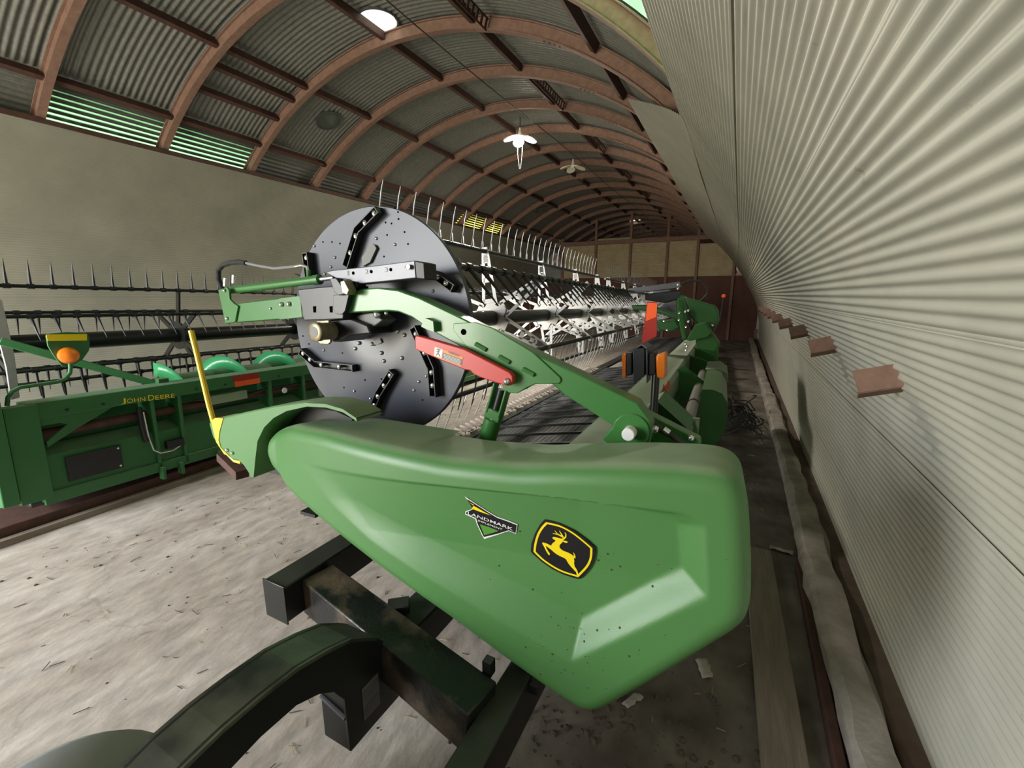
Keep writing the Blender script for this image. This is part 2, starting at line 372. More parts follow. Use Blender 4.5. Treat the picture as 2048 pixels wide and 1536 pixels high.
def bay_of(y):
    for i in range(len(RIBS)-1):
        if RIBS[i] <= y < RIBS[i+1]: return i
sky_in = {}
for (x, y, z), rad, mt in skylights:
    a = math.degrees(math.atan2(z, x-CX)); b = bay_of(y)
    for si, (a0, a1) in enumerate(SEG):
        da = math.degrees((rad+.02)/SHELL)
        if a-da < a0 and a+da > a1: sky_in.setdefault((b, si), []).append((cyl(SHELL, a, y), rad))
shared = [sheet_around(a0, a1).mesh('roof_sheet', M['roof'], True, 80) for a0, a1 in SEG]
for i in range(-1, len(RIBS)-1):
    y = RIBS[i] if i >= 0 else RIBS[0]-RS
    for si, (a0, a1) in enumerate(SEG):
        if si == 4 and i == 4: continue            # see-through leafy panel here
        hol = sky_in.get((i, si))
        if hol:
            c, rad = hol[0]; mb = sheet_around(a0, a1, (c - Vector((0, y, 0)), rad-.015), na=60)
            inst('roof_sheet', mb.mesh('roof_sheet', M['roof'], True, 80), (0, y, 0), roof)
        else: inst('roof_sheet', shared[si], (0, y, 0), roof)
# lower strip on the left, ridges lengthwise; some bays are see-through fibreglass
strip, _ = sheet_along(135, 124.4, pitch=.075, r0=SHELL+.022); strip_me = strip.mesh('eave_sheet', M['roof'], True, 80)
def fib_strip(mat, a0=135, a1=125, top=True):
    mb, val = sheet_along(a0, a1-.6, pitch=.075, r0=SHELL+.022); me = mb.mesh('fibreglass_panel', mat, True, 80)
    at = me.attributes.new('shade_bands', 'FLOAT', 'POINT')
    for k, (ph, t) in enumerate(val):
        line = max(0.0, math.sin(ph))**2; fade = max(0.0, min(1.0, 1-(t-.36)/.46)); at.data[k].value = max(0.0, min(1.0, 1 - (.10*fade*fade + line*fade)))  # painted light: bright lines at the bottom that fade out upwards
    return me
fg = fib_strip(M['fib_g']); fy = fib_strip(M['fib_y'])
for i in range(-1, len(RIBS)-1):
    y = RIBS[i] if i >= 0 else RIBS[0]-RS
    me = strip_me; nm = 'eave_sheet'
    if i in (4, 5): me, nm = fg, 'fibreglass_panel'
    if i in (11, 12): me, nm = fy, 'fibreglass_panel'
    inst(nm, me, (0, y, 0), roof)
lf = sheet_around(57.5, 36); inst('fibreglass_panel', lf.mesh('fibreglass_panel', M['fib_leaf'], True, 80), (0, RIBS[4], 0), roof)
# arched ribs
def rib_mesh():
    mb = MB(); a0, a1, n = 29, 140, 64
    prof = [(RIB_IN, -.04), (RIB_IN, .04), (RIB_IN+.012, .04), (RIB_IN+.012, .014), (RIB_OUT-.012, .014), (RIB_OUT-.012, .04), (RIB_OUT, .04), (RIB_OUT, -.04), (RIB_OUT-.012, -.04), (RIB_OUT-.012, -.014), (RIB_IN+.012, -.014), (RIB_IN+.012, -.04)]
    k = len(prof)
    for i in range(n+1):
        a = a0+(a1-a0)*i/n
        for r, y in prof: mb.v.append(tuple(cyl(r, a, y)))
    for i in range(n):
        for j in range(k):
            j2 = (j+1) % k; mb.f.append((i*k+j, i*k+j2, (i+1)*k+j2, (i+1)*k+j))
    return mb.mesh('rib', M['rust'], True, 30)
ribm = rib_mesh()
spl = MB()
for a in (62.6, 63.4, 64.2, 65.0): spl.lathe(cyl(RIB_IN-.003, a, 0), cyl(-1, a, 0)-cyl(0, a, 0), [(-.004, .011), (.004, .011), (.006, .006)], 6)
splm = spl.mesh('splice_bolt', M['rust_d'])
for y in RIBS:
    o = inst('rib', ribm, (0, y, 0), roof)
    if y < 14:
        for yy in (0,):
            inst('splice_bolts', splm, (0, y, 0), roof)
# purlins between the ribs
def purlin_mesh(a, perforated=False):
    mb = MB(); c = cyl(0, a, 0); rd = (cyl(1, a, 0) - c).normalized(); tg = rd.cross(Vector((0, 1, 0)))
    rot = Matrix((tg, Vector((0, 1, 0)), rd)).transposed()
    if not perforated:
        mb.box(cyl(4.80, a, RS/2), (.008, RS-.06, .09), rot); mb.box(cyl(4.758, a, RS/2) + tg*.025, (.055, RS-.06, .008), rot)
    else:
        for s in (-1, 1): mb.box(cyl(4.745, a, RS/2) + rd*(.052*s), (.010, RS-.06, .018), rot)
        for k in range(13): mb.box(cyl(4.745, a, .06 + (RS-.12)*k/12), (.010, .034, .09), rot)
    return mb.mesh('purlin', M['rust_d'])
pm = {a: purlin_mesh(a) for a in PUR}; pp = {76.2: purlin_mesh(74.0, True), 109.8: purlin_mesh(111.2, True)}
for i in range(-1, len(RIBS)-1):
    y = RIBS[i] if i >= 0 else RIBS[0]-RS
    for a in PUR: inst('purlin', pm[a], (0, y, 0), roof)
    if i % 2 == 1 and i < 17: inst('perforated_purlin', pp[76.2], (0, y, 0), roof)
    if i == 5: inst('purlin', purlin_mesh(113.5), (0, y, 0), roof); inst('purlin', purlin_mesh(118.5), (0, y, 0), roof)
# round skylights in the roof
sl = ['round white skylight disc near the front of the roof, crossed by a purlin', 'grimy grey round skylight low on the left slope above the reel disc', 'round white skylight behind the unlit petal lamp', 'farthest round skylight beyond the back partition', 'dim grey round skylight on the far left slope']
for ((x, y, z), rad, mt), lb in zip(skylights, sl):
    a = math.degrees(math.atan2(z, x-CX)); t = Thing('round_skylight', cyl(SHELL-.012, a, y), label=lb, cat='skylight')
    rd = (cyl(1, a, 0) - cyl(0, a, 0)).normalized()
    MB().lathe(cyl(SHELL-.022, a, y), rd, [(0, rad), (.006, rad)], 36).build('skylight_pane', M[mt], t)
    mb = MB(); n = 36
    mb.lathe(cyl(SHELL-.03, a, y), rd, [(0, rad), (0, rad+.018), (.05, rad+.018), (.05, rad), (0, rad)], n, False).build('skylight_rim', M['silver'], t, True)

# right wall: corrugated liner sheets, ridges lengthwise; lower part stands out at the foot
wr_ = Thing('wall_right', (.7, 6, 0), label='cream corrugated metal liner curving up on the right', cat='wall', kind='structure')
def prof_r(a):
    pts = [(-2, 4.80), (8, 4.81), (15, 4.80), (19, 4.77), (25, 4.705), (32, 4.68), (60, 4.675)]
    for (a0, r0), (a1, r1) in zip(pts, pts[1:]):
        if a <= a1: return r0 + (r1-r0)*(a-a0)/(a1-a0)
    return pts[-1][1]
def liner(a0, a1, y0, y1, mat, pitch=.036, amp=.0055, lift=0.0, cut=0.0, per=8, ny=1, wob=0.0, prof=prof_r):
    mb = MB(); n = max(2, int(round(R(a1-a0)*4.7/pitch)))*per
    for i in range(n+1):
        a = a0+(a1-a0)*i/n; r = prof(a) + lift + amp*math.sin(2*math.pi*i/per)
        for k in range(ny+1):
            ya = y0 + cut*(i/n); y = ya + (y1-ya)*k/ny
            rr = r + wob*math.sin(y*1.7+a*.3)*math.sin(y*.6+a*.11)
            mb.v.append(tuple(cyl(rr, a, y)))
    for i in range(n):
        for k in range(ny):
            q = i*(ny+1)+k; mb.f.append((q+1, q, q+ny+1, q+ny+2))
    return mb
for a0, a1, lift in ((-.5, 5.5, .0), (5.3, 12.2, -.004), (12.0, 18.9, .0), (18.7, 25.5, -.006), (25.2, 32.0, .0), (31.7, 41.6, -.005)):
    for y0, y1 in ((YF, .25), (.25, 5.1), (5.1, 10.7), (10.7, 18.1)):
        liner(a0, a1, y0 - .05, y1 + .05, M['liner'], lift=lift + (.003 if int(y0) % 2 else 0), wob=.0015, ny=10).build('liner_sheet', M['liner'], wr_, True, angle=80)
for y0, y1, cut in ((4.2, 8.7, 1.2), (8.6, 13.5, 0), (13.4, 18.1, 0)):
    liner(41.0, 53.5, y0, y1, M['liner'], lift=-.012, cut=cut, amp=.004, wob=.006, ny=10).build('liner_sheet', M['liner'], wr_, True, angle=80)
mb, _ = sheet_along(36, -1, w=YB-YF, r0=4.94, pitch=.2, amp=.004, per=4); mb.v = [(x, y+YF, z) for x, y, z in mb.v]; mb.build('outer_sheet', M['roof'], wr_, True, angle=80)
# rib stubs poking through the liner
for k, y in enumerate([1.96 + 1.22*i for i in range(0, 9)]):
    mb = MB(); a = 16.3; c = cyl(4.80, a, y); rd = (cyl(1, a, 0)-cyl(0, a, 0)).normalized(); tg = Vector((0, 1, 0)).cross(rd)
    rot = Matrix((rd, Vector((0, 1, 0)), tg)).transposed() @ Matrix.Rotation(R(28), 3, 'X')
    mb.box(c - rd*.05, (.16, .010, .085), rot); mb.box(c - rd*.05 + rot @ Vector((0, .03, .040)), (.16, .06, .010), rot)
    mb.build('bracket', M['rust'], wr_, label='rusty steel bracket')

# left wall liner
wl_ = Thing('wall_left', (-8.7, 8, 0), label='grey-beige metal liner along the left side', cat='wall', kind='structure')
pl_ = lambda a: 4.66 + .06*max(0, (160-a)/30)*0
for a0, a1, lift in ((131.2, 139.5, 0), (139.3, 149.0, .004), (148.8, 160, 0), (159.8, 181, .004)):
    for y0, y1 in ((YF, 1.4), (1.4, 5.2), (5.2, 9.4), (9.4, 13.6), (13.6, 18.1)):
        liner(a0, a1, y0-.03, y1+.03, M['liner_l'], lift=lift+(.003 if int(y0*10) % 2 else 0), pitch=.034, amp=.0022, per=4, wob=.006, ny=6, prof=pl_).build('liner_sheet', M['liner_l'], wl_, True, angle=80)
mb, _ = sheet_along(181, 134.8, w=YB-YF, r0=4.95, pitch=.2, amp=.004, per=4); mb.v = [(x, y+YF, z) for x, y, z in mb.v]; mb.build('outer_sheet', M['roof'], wl_, True, angle=80)
mb = MB()
mb.span(cyl(4.68, 131.0, YF), cyl(4.68, 131.0, 18), .05, .05); mb.build('eave_angle', M['rust_d'], wl_)

# end walls
def disc_wall(name, y, mat, kind_label, door=None):
    mb = MB(); n = 40
    if door is None:
        pts = [cyl(4.95, 180*i/n, y) for i in range(n+1)]; mb.add(pts, [tuple(range(n+1))])
    else:
        x0, x1, _, h = door
        def top(x): return math.sqrt(max(0, 4.95**2-(x-CX)**2))
        xs = [CX-4.95 + 9.9*i/60 for i in range(61)] + [x0, x1]; xs.sort()
        for xa, xb in zip(xs, xs[1:]):
            if xb-xa < 1e-4: continue
            lo = h if (xa >= x0-1e-4 and xb <= x1+1e-4) else 0
            ta, tb = max(lo, top(xa)), max(lo, top(xb))
            mb.add([(xa, y, lo), (xb, y, lo), (xb, y, tb), (xa, y, ta)], [(0, 1, 2, 3)])
    o = mb.build(name, mat); tag(o, kind_label, 'wall', kind='structure'); return o
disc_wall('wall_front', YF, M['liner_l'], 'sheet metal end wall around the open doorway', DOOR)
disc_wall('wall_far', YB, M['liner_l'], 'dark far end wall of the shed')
YP = 18.0
wp = Thing('wall_back', (CX, YP, 0), label='partition of cream corrugated panels on rusty posts above red-brown boards', cat='wall', kind='structure')
PX = [-8.75, -8.2, -6.75, -5.33, -3.95, -2.58, -1.52, -.28, .62]
for x in PX:
    top = 3.72 if x < -7 or x > -1 else (math.sqrt(4.72**2-(x-CX)**2))
    top = min(top, math.sqrt(max(.1, 4.72**2-(x-CX)**2)))
    MB().box((x, YP-.05, top/2), (.09, .10, top)).build('post', M['rust'], wp)
MB().box((-4.1, YP-.08, 3.66), (6.0, .12, .15)).build('girt', M['rust'], wp)
for x0, x1 in zip(PX, PX[1:]):
    zt = 3.62 if -8 < x0 and x1 < -1 else (3.45 if x1 < 0 and x0 > -8 else 2.36)
    if abs(x0+5.33) < .01: zt = 3.82
    mb = MB(); n = int((zt-2.3)/.055)*6
    for i in range(n+1):
        z = 2.3+(zt-2.3)*i/n; y = YP + .01 + .008*math.sin(2*math.pi*i/6)
        mb.v += [(x0, y, z), (x1, y, z)]
    for i in range(n): mb.f.append((2*i, 2*i+1, 2*i+3, 2*i+2))
    mb.build('corrugated_panel', M['panel'], wp, True, angle=80)
    for k in range(3): 
        w = (x1-x0)/3; MB().box((x0+w*(k+.5), YP+.02, 1.15), (w-.004, .03, 2.3)).build('board', M['brown'], wp)
MB().box((CX, YP+.06, 1.15), (9.3, .03, 2.3)).build('gap_light_block', M['brown'], wp)  # unseen, added behind the boards to stop light showing through the gaps

# footing along the right wall, floor board, timber
def footing():
    mb = MB(); ys = np.arange(YF, 18, .14); prof = [(.485, 0), (.468, .07), (.474, .112), (.498, .132), (.55, .140), (.605, .128), (.632, .07), (.635, 0)]
    k = len(prof)
    for i, y in enumerate(ys):
        for j, (x, z) in enumerate(prof):
            nx = .008*math.sin(y*1.7+j*.3)+.004*math.sin(y*6.1+j*1.1)+random.uniform(-.009, .009)
            if j in (0, k-1): nx *= .3
            mb.v.append((x - .04*min(1, max(0, (y-6)/6)) + nx, y, max(0, z + (.5*nx if z else 0))))
    for i in range(len(ys)-1):
        for j in range(k-1):
            mb.f.append((i*k+j, (i+1)*k+j, (i+1)*k+j+1, i*k+j+1))
    return mb
tag(footing().build('trim_1', M['concrete'], None, True, angle=28), 'rough concrete footing running along the foot of the right wall', 'footing', kind='structure')
tag(MB().box((.70, 7.3, .03), (.13, 21.4, .06)).build('trim_2', M['brown_sill'], None, bevel=.01), 'dark brown timber sill at the foot of the right wall behind the footing', 'sill', kind='structure')
mb = MB().box((.285, 1.55, .016), (.15, 2.9, .032), Matrix.Rotation(R(1.5), 3, 'Z'))
tag(mb.build('floor_board', M['wood'], None, bevel=.004), 'weathered grey wooden board lying on the floor beside the footing', 'board')
mb = MB().box((.45, 1.7, .03), (.035, 2.4, .06), Matrix.Rotation(R(-.5), 3, 'Z'))
tag(mb.build('floor_batten', M['rust_d'], None, bevel=.004), 'thin dark rusty batten lying against the footing', 'batten')
def scrap(name, px, py, w, l, rz, lab):
    c = wZ(px, py, 0); mb = MB(); n = 5
    for i in range(n+1):
        for j in range(3): mb.v.append((w*(j/2-.5)+random.uniform(-.1, .1)*w, l*(i/n-.5), .006+.012*abs(math.sin(i*1.9+j))))
    for i in range(n):
        for j in range(2): mb.f.append((i*3+j, i*3+j+1, (i+1)*3+j+1, (i+1)*3+j))
    o = mb.build(name, M['paper'], None, True); o.location = c; o.rotation_euler = (0, 0, R(rz))
    sm = o.modifiers.new('thickness', 'SOLIDIFY'); sm.thickness = .003
    tag(o, lab, 'scrap')
scrap('paper_scrap', 1562, 1103, .04, .13, 80, 'small pale paper scrap on the floor near the footing')
scrap('paper_scrap', 1408, 1340, .05, .10, 20, 'crumpled pale scrap on the floor under the rear corner of the green shield')
scrap('paper_scrap', 1265, 1405, .03, .09, -30, 'small brownish scrap on the floor below the green shield')
# chaff, straw and clods
def debris():
    mb = MB()
    for i in range(620):
        x = random.uniform(-3.85, .3); y = random.uniform(.3, 5.5)
        if random.random() < .55:
            a = random.uniform(0, 6.3); L_ = random.uniform(.012, .05)
            d = Vector((math.cos(a), math.sin(a), random.uniform(0, .2)))*L_; p = Vector((x, y, .003)); mb.span(p, p+d, .003, .002)
        else:
            s = random.choice((.003, .004, .005, .006, .010)); mb.lathe((x, y, 0), (0, 0, 1), [(0, s), (s*.5, s*.8), (s*.8, s*.2)], 5)
    for i in range(260):
        c = random.choice([(-.35, 1.5), (-.2, 1.7), (-.45, 1.25), (.05, 1.3)]); x = random.gauss(c[0], .16); y = random.gauss(c[1], .18); s = random.choice((.004, .006, .008, .010, .016))
        mb.lathe((x, y, 0), (random.uniform(-.2, .2), 0, 1), [(-.004, s), (s*.5, s*.8), (s*.8, s*.2)], 5)
    return mb
mb = debris(); nsoil = len(mb.f)
for i in range(260):
    x = random.uniform(-3.85, .3); y = random.uniform(.3, 5.5); a = random.uniform(0, 6.3); L_ = random.uniform(.015, .06)
    p = Vector((x, y, .004)); mb.span(p, p + Vector((math.cos(a)*L_, math.sin(a)*L_, .004)), .0028, .002)
d1 = mb.build('chaff', M['soil']); d1.data.materials.append(M['straw'])
for k, f in enumerate(d1.data.polygons): f.material_index = 1 if k >= nsoil else 0
tag(d1, 'scattered clods, chaff and straw bits on the concrete floor', 'debris', kind='stuff')

# ------------------------------------------------------------------ main draper header
H1 = Thing('draper_header', (-.9, 1.2, 0), HM, 'big green draper header with black reel disc and moulded green end shield', 'header')
HX, HZ = -1.545, 1.512            # reel axis
YD = 1.65                         # plane of the reel end disc
bolt_me = MB().lathe((0, 0, 0), (0, -1, 0), [(0, .009), (.004, .009), (.0075, .006), (.009, .001)], 10).mesh('bolt', M['chrome'], True, 50)
def bolts(pts, parent, Y, s=1.0, name='bolt', me=None):
    for p in pts:
        o = inst(name, me or bolt_me, hY(p[0], p[1], Y), parent); o.scale = (s, s, s)

# --- end shield: moulded panel with a recess
SY = 1.05
def base_y(x): return SY + .13*max(0.0, min(1.0, (-.85-x)/.85))**2
def on_face(px, py, extra=0.0):
    Y = SY
    for _ in range(6):
        p = hY(px, py, Y); Y = base_y(p.x) + extra
    return p
face_px = [(523,905),(526,880),(545,862),(576,853),(644,866),(742,892),(888,922),(1035,936),(1132,934),(1279,936),(1400,943),(1450,951),(1480,968),(1496,995),(1501,1050),(1505,1150),(1504,1225),(1496,1258),(1470,1280),(1400,1322),(1300,1382),(1210,1432),(1185,1441),(1160,1437),(1100,1398),(1000,1326),(900,1250),(800,1178),(720,1117),(640,1050),(570,984),(535,938)]
face = [on_face(*p) for p in face_px]
def resample(pts, n, closed=True):
    q = [np.array(p) for p in pts]; 
    if closed: q.append(q[0])
    q = np.array(q); s = np.r_[0, np.cumsum(np.linalg.norm(np.diff(q, axis=0), axis=1))]
    t = np.linspace(0, s[-1], n, endpoint=not closed)
    return np.c_[tuple(np.interp(t, s, q[:, k]) for k in range(q.shape[1]))]
ol = resample([(p.x, p.z) for p in face], 420)
for _ in range(7): ol = (np.roll(ol, 1, 0) + ol*2 + np.roll(ol, -1, 0))/4
RP = [on_face(*p) for p in [(598,914),(900,966),(1135,998),(1345,1021),(1375,1027),(1411,1050),(1417,1196),(1142,1326),(1000,1243),(850,1154),(740,1080),(655,998)]]
RP = [(p.x, p.z) for p in RP]
RW = [.010, .010, .010, .03, .055, .066, .078, .12, .10, .09, .08, .10]
def recess(x, z):
    x = np.asarray(x, float); z = np.asarray(z, float); d = np.full(x.shape, 9.0)
    n = len(RP)
    for i in range(n):
        (x0, z0), (x1, z1) = RP[i], RP[(i+1) % n]
        ex, ez = x1-x0, z1-z0; L_ = math.hypot(ex, ez)
        s = -((x-x0)*ez*-1 + (z-z0)*ex*1)/L_ * 1.0       # distance, positive inside (clockwise loop seen from -Y)
        s = ((x-x0)*ez - (z-z0)*ex)/L_
        d = np.minimum(d, s/RW[i])
    d = np.clip(d, 0, 1); d = d*d*(3-2*d)*.35 + d*.65
    g = np.clip((x - RP[0][0])/(RP[7][0]-RP[0][0]), 0, 1)
    (x0, z0), (x1, z1) = RP[0], RP[3]; L_ = math.hypot(x1-x0, z1-z0)
    st = ((x-x0)*(z1-z0) - (z-z0)*(x1-x0))/L_
    return .052*d*g**.6*np.clip(.10 + .55*g**3 + (.90-.55*g**3)*np.clip(st/.22, 0, 1), 0, 1)
def seg_dist(P, poly):
    best = np.full(len(P), 9.0)
    for i in range(len(poly)):
        a = poly[i]; b = poly[(i+1) % len(poly)]; ab = b-a; t = np.clip(((P-a)@ab)/(ab@ab), 0, 1)
        best = np.minimum(best, np.linalg.norm(P-(a+t[:, None]*ab), axis=1))
    return best
SC = np.array([-.47, .93])
scl = np.r_[np.linspace(0, .84, 64), np.linspace(.85, 1, 26)]
rings = []
for s in scl[1:]:
    P = SC + s*(ol-SC); dist = seg_dist(P, ol) if s < 1 else np.zeros(len(P))
    Rr = .055
    dd = np.clip(dist, 0, Rr); rnd = Rr - np.sqrt(np.maximum(0, Rr*Rr-(Rr-dd)**2))
    y = np.array([base_y(x) for x in P[:, 0]]) + recess(P[:, 0], P[:, 1]) + rnd
    rings.append(np.c_[P[:, 0], y, P[:, 1]])
for k, t in enumerate((.15, .5, 1.0)):          # side walls back to the rim
    P = ol; back = np.where(P[:, 0] < -.9, 1.40, 1.345)
    back = np.maximum(back, np.array([base_y(x) for x in P[:, 0]])+.1)
    y0 = rings[len(scl)-2][:, 1]; zz = P[:, 1] - .018*t*(P[:, 1] > 1.0)
    rings.append(np.c_[P[:, 0], y0+(back-y0)*t, zz])
mb = MB(); N_ = len(ol)
mb.v.append((SC[0], base_y(SC[0])+float(recess(SC[0], SC[1])), SC[1]))
for r in rings: mb.v += [tuple(p) for p in r]
for i in range(N_): mb.f.append((0, 1+(i+1) % N_, 1+i))
for k in range(len(rings)-1):
    for i in range(N_):
        i2 = (i+1) % N_; a = 1+k*N_
        mb.f.append((a+i, a+i2, a+N_+i2, a+N_+i))
shield = mb.build('end_shield', M['green_shell'], H1, True, angle=60, label='moulded green end shield with a sloped recess')
def face_at(p, off=.0025):
    x, z = p.x, p.z; return Vector((x, base_y(x)+float(recess(x, z))-off, z))
def decal(px, py, k=6.4, o=(900, 960)):         # crop pixel -> point on the shield face
    p = on_face(o[0]+px/k, o[1]+py/k, .03); return p
def loop(pts): return [decal(*p) for p in pts]
def dense(pts, n): return [tuple(p) for p in resample(pts, n)]
badge = [(1205,512),(1260,520),(1400,565),(1560,650),(1720,770),(1838,880),(1845,930),(1825,1050),(1770,1170),(1690,1275),(1635,1312),(1570,1300),(1430,1250),(1280,1170),(1150,1070),(1040,965),(1018,930),(1030,830),(1080,690),(1150,570)]
def flat_on_face(px):
    P = [face_at(decal(*p), 0) for p in px]; A = np.array([[p.x, p.z, 1] for p in P]); yv = np.array([p.y for p in P])
    c = np.linalg.lstsq(A, yv, rcond=None)[0]
    lo = min(face_at(Vector((p.x, 0, p.z)), 0).y - float(np.dot(c, [p.x, p.z, 1])) for p in P + [sum(P, Vector())/len(P)])
    return lambda d: (lambda p: Vector((p.x, float(np.dot(c, [p.x, p.z, 1])) + min(lo, 0) - d, p.z)))
off = flat_on_face(badge)
bp = [off(.004)(decal(*p)) for p in badge]
mb = MB().prism(bp, (0, .012, 0)); mb.build('emblem_plate', M['blackprint'], shield, label='black emblem plate')
ring_o = [(1228,540),(1400,585),(1560,675),(1700,790),(1812,895),(1800,1030),(1745,1150),(1620,1285),(1440,1225),(1300,1150),(1160,1045),(1055,935),(1070,830),(1110,700),(1170,600)]
def spline_sides(pts, corners, n=6):
    out = []; N = len(pts); ci = [min(range(N), key=lambda i: math.hypot(pts[i][0]-c[0], pts[i][1]-c[1])) for c in corners]
    for i in range(N):
        p1, p2 = pts[i], pts[(i+1) % N]
        p0 = p1 if i in ci else pts[i-1]; p3 = p2 if (i+1) % N in ci else pts[(i+2) % N]
        for k in range(n):
            t = k/n
            out.append(tuple(.5*(2*p1[a] + (p2[a]-p0[a])*t + (2*p0[a]-5*p1[a]+4*p2[a]-p3[a])*t*t + (3*p1[a]-p0[a]-3*p2[a]+p3[a])*t**3) for a in (0, 1)))
    return out
ring_o = spline_sides(ring_o, [(1228,540),(1812,895),(1620,1285),(1055,935)])
cxr, cyr = 1435, 910
ring_i = [(cxr+(x-cxr)*.925, cyr+(y-cyr)*.925) for x, y in ring_o]
mb = MB(); a = [off(.0050)(decal(*p)) for p in ring_o]; b = [off(.0050)(decal(*p)) for p in ring_i]; n = len(a)
mb.add(a+b, [(i, (i+1) % n, n+(i+1) % n, n+i) for i in range(n)]); mb.build('emblem_border', M['yellowprint'], shield, label='yellow emblem border')
deer = [(1305,752),(1310,738),(1335,738),(1390,755),(1440,765),(1442,790),(1425,815),(1395,845),(1390,870),(1405,900),(1440,925),(1500,950),(1545,975),(1568,1000),(1572,975),(1560,940),(1580,965),(1593,1000),(1590,1030),(1570,1026),(1576,1060),(1572,1100),(1580,1140),(1605,1180),(1618,1220),(1622,1250),(1602,1250),(1595,1215),(1570,1185),(1530,1140),(1495,1090),(1470,1040),(1445,1020),(1400,1000),(1350,970),(1320,945),(1290,915),(1250,882),(1213,855),(1225,890),(1245,930),(1265,960),(1262,983),(1245,975),(1215,920),(1195,870),(1170,825),(1180,808),(1235,828),(1283,855),(1300,825),(1345,790),(1330,775),(1308,765)]
def stroke(pts, w0, w1):
    out_l, out_r = [], []
    for i, (x, y) in enumerate(pts):
        x0, y0 = pts[max(0, i-1)]; x1, y1 = pts[min(len(pts)-1, i+1)]; L_ = math.hypot(x1-x0, y1-y0) or 1
        nx, ny = -(y1-y0)/L_, (x1-x0)/L_; w = w0+(w1-w0)*i/(len(pts)-1)
        out_l.append((x+nx*w, y+ny*w)); out_r.append((x-nx*w, y-ny*w))
    return out_l+out_r[::-1]
loops = [deer, [(1430,790),(1470,790),(1503,808),(1475,820),(1440,805)], stroke([(1437,772),(1472,740),(1478,708),(1465,678)], 14, 3), stroke([(1440,748),(1422,705),(1395,656)], 12, 3), stroke([(1425,730),(1372,702),(1336,654)], 11, 3), stroke([(1385,706),(1308,690)], 9, 3)]
poly_fill('leaping_deer_mark', [loop(l) for l in loops], M['yellowprint'], shield, off(.0055))
d_white = [(218,185),(345,280),(480,378),(610,465),(740,515),(862,570),(835,700),(745,660),(590,715),(425,768),(400,715),(345,560),(330,490),(208,430),(215,385),(300,360),(310,330),(270,270)]
d_black = [(245,222),(345,292),(480,390),(605,477),(740,530),(850,580),(828,688),(745,648),(590,698),(425,738),(408,700),(358,560),(345,482),(222,420),(228,395),(310,362),(300,330),(275,275)]
off = flat_on_face(d_white)
poly_fill('decal_border', [loop(d_white)], M['white'], shield, off(.0025))
poly_fill('decal_panel', [loop(d_black)], M['blackprint'], shield, off(.0034))
poly_fill('decal_flash', [loop([(300,350),(325,312),(350,325),(440,385),(540,445),(420,400)]), loop([(275,262),(335,300),(320,305)])], M['yellowprint'], shield, off(.0042))
poly_fill('decal_field', [loop([(385,560),(500,600),(620,655),(530,685),(432,712)])], M['greenprint'], shield, off(.0042))
place_text('LANDMARK', decal(246, 424), decal(800, 652), .0105, (0, 0, 1), M['white'], shield, 'decal_lettering', .003, off(.005))
place_text('IMPLEMENT', decal(368, 520), decal(668, 648), .0062, (0, 0, 1), M['white'], shield, 'decal_lettering', .0, off(.005))
# clods of dirt stuck to the shield
cl = MB()
for i in range(90):
    px, py = (random.gauss(1150, 70), random.gauss(1300, 60)) if i < 60 else (random.uniform(900, 1480), random.uniform(960, 1300))
    if i > 80: px, py = random.uniform(1190, 1240), random.uniform(1105, 1160)
    p = face_at(on_face(px, py, .02), 0)
    if seg_dist(np.array([[p.x, p.z]]), ol)[0] < .05 or not (.3 < p.z < 1.2): continue
    s = random.choice((.0012, .0015, .002, .0035)); cl.lathe(p, (0, -1, 0), [(-.001, s), (s*.5, s*.9), (s*.9, s*.2)], 5)
tag(cl.build('dirt_specks', M['soil'], shield), kind='stuff')

# --- crop divider nose with yellow rod
nose_px = [(417,846),(428,837),(444,836),(487,825),(550,812),(612,803),(650,804),(690,815),(715,835),(700,834),(680,824),(645,814),(612,813),(575,822),(545,836),(527,853),(514,882),(510,914),(504,950),(500,952),(487,932),(477,922),(464,920),(442,898),(425,875)]
mb = MB().prism([hY(*p, 1.20) for p in nose_px], (0, .11, 0)); nose = mb.build('divider_nose', M['green_shell'], H1, bevel=.010, seg=3)
lip_px = [(500,953),(504,912),(508,880),(521,848),(540,829),(571,815),(612,806),(650,808),(685,818),(712,836)]
mb = MB(); lp = [hY(*p, 1.17) for p in lip_px]; inr = [hY(x+(7 if i < 5 else 2), y+(2 if i < 3 else 7), 1.17) for i, (x, y) in enumerate(lip_px)]
n = len(lp); vs = lp + inr + [p+Vector((0, .14, 0)) for p in inr] + [p+Vector((0, .14, 0)) for p in lp]
fs = []
for i in range(n-1):
    for k in range(4):
        k2 = (k+1) % 4; fs.append((k*n+i, k*n+i+1, k2*n+i+1, k2*n+i))
mb.add(vs, fs); mb.build('divider_lip', M['green_shell'], nose, True)
opening_px = [(508,945),(512,905),(522,868),(540,842),(575,824),(620,815),(670,822),(705,838),(690,860),(600,880),(560,950),(535,945)]
MB().prism([hY(*p, 1.315) for p in opening_px], (0, .02, 0)).build('opening_shade', M['blackplastic'], nose)  # dark sheet that paints the shade inside the opening
rod = [hY(*p, 1.24) for p in [(382,661),(392,700),(405,755),(418,810),(428,846),(436,874),(452,902),(470,921),(483,925)]]
MB().tube(rod, [.0125, .0125, .0125, .0125, .0125, .012, .011, .010, .009], 10).build('divider_rod', M['yellow'], H1, True)
yp = [hY(*p, 1.197) for p in [(422,842),(430,836),(446,837),(439,862),(437,880),(441,895),(460,914),(448,908),(432,884)]]
MB().prism(yp, (0, .015, 0)).build('divider_tip', M['yellow'], nose)
bolts([(454.5, 900), (465, 906)], nose, 1.199, 1.0)
MB().span(hY(446, 912, 1.36), hY(485, 949, 1.30), .06, .045).build('wear_bar', M['rust_d'], H1)

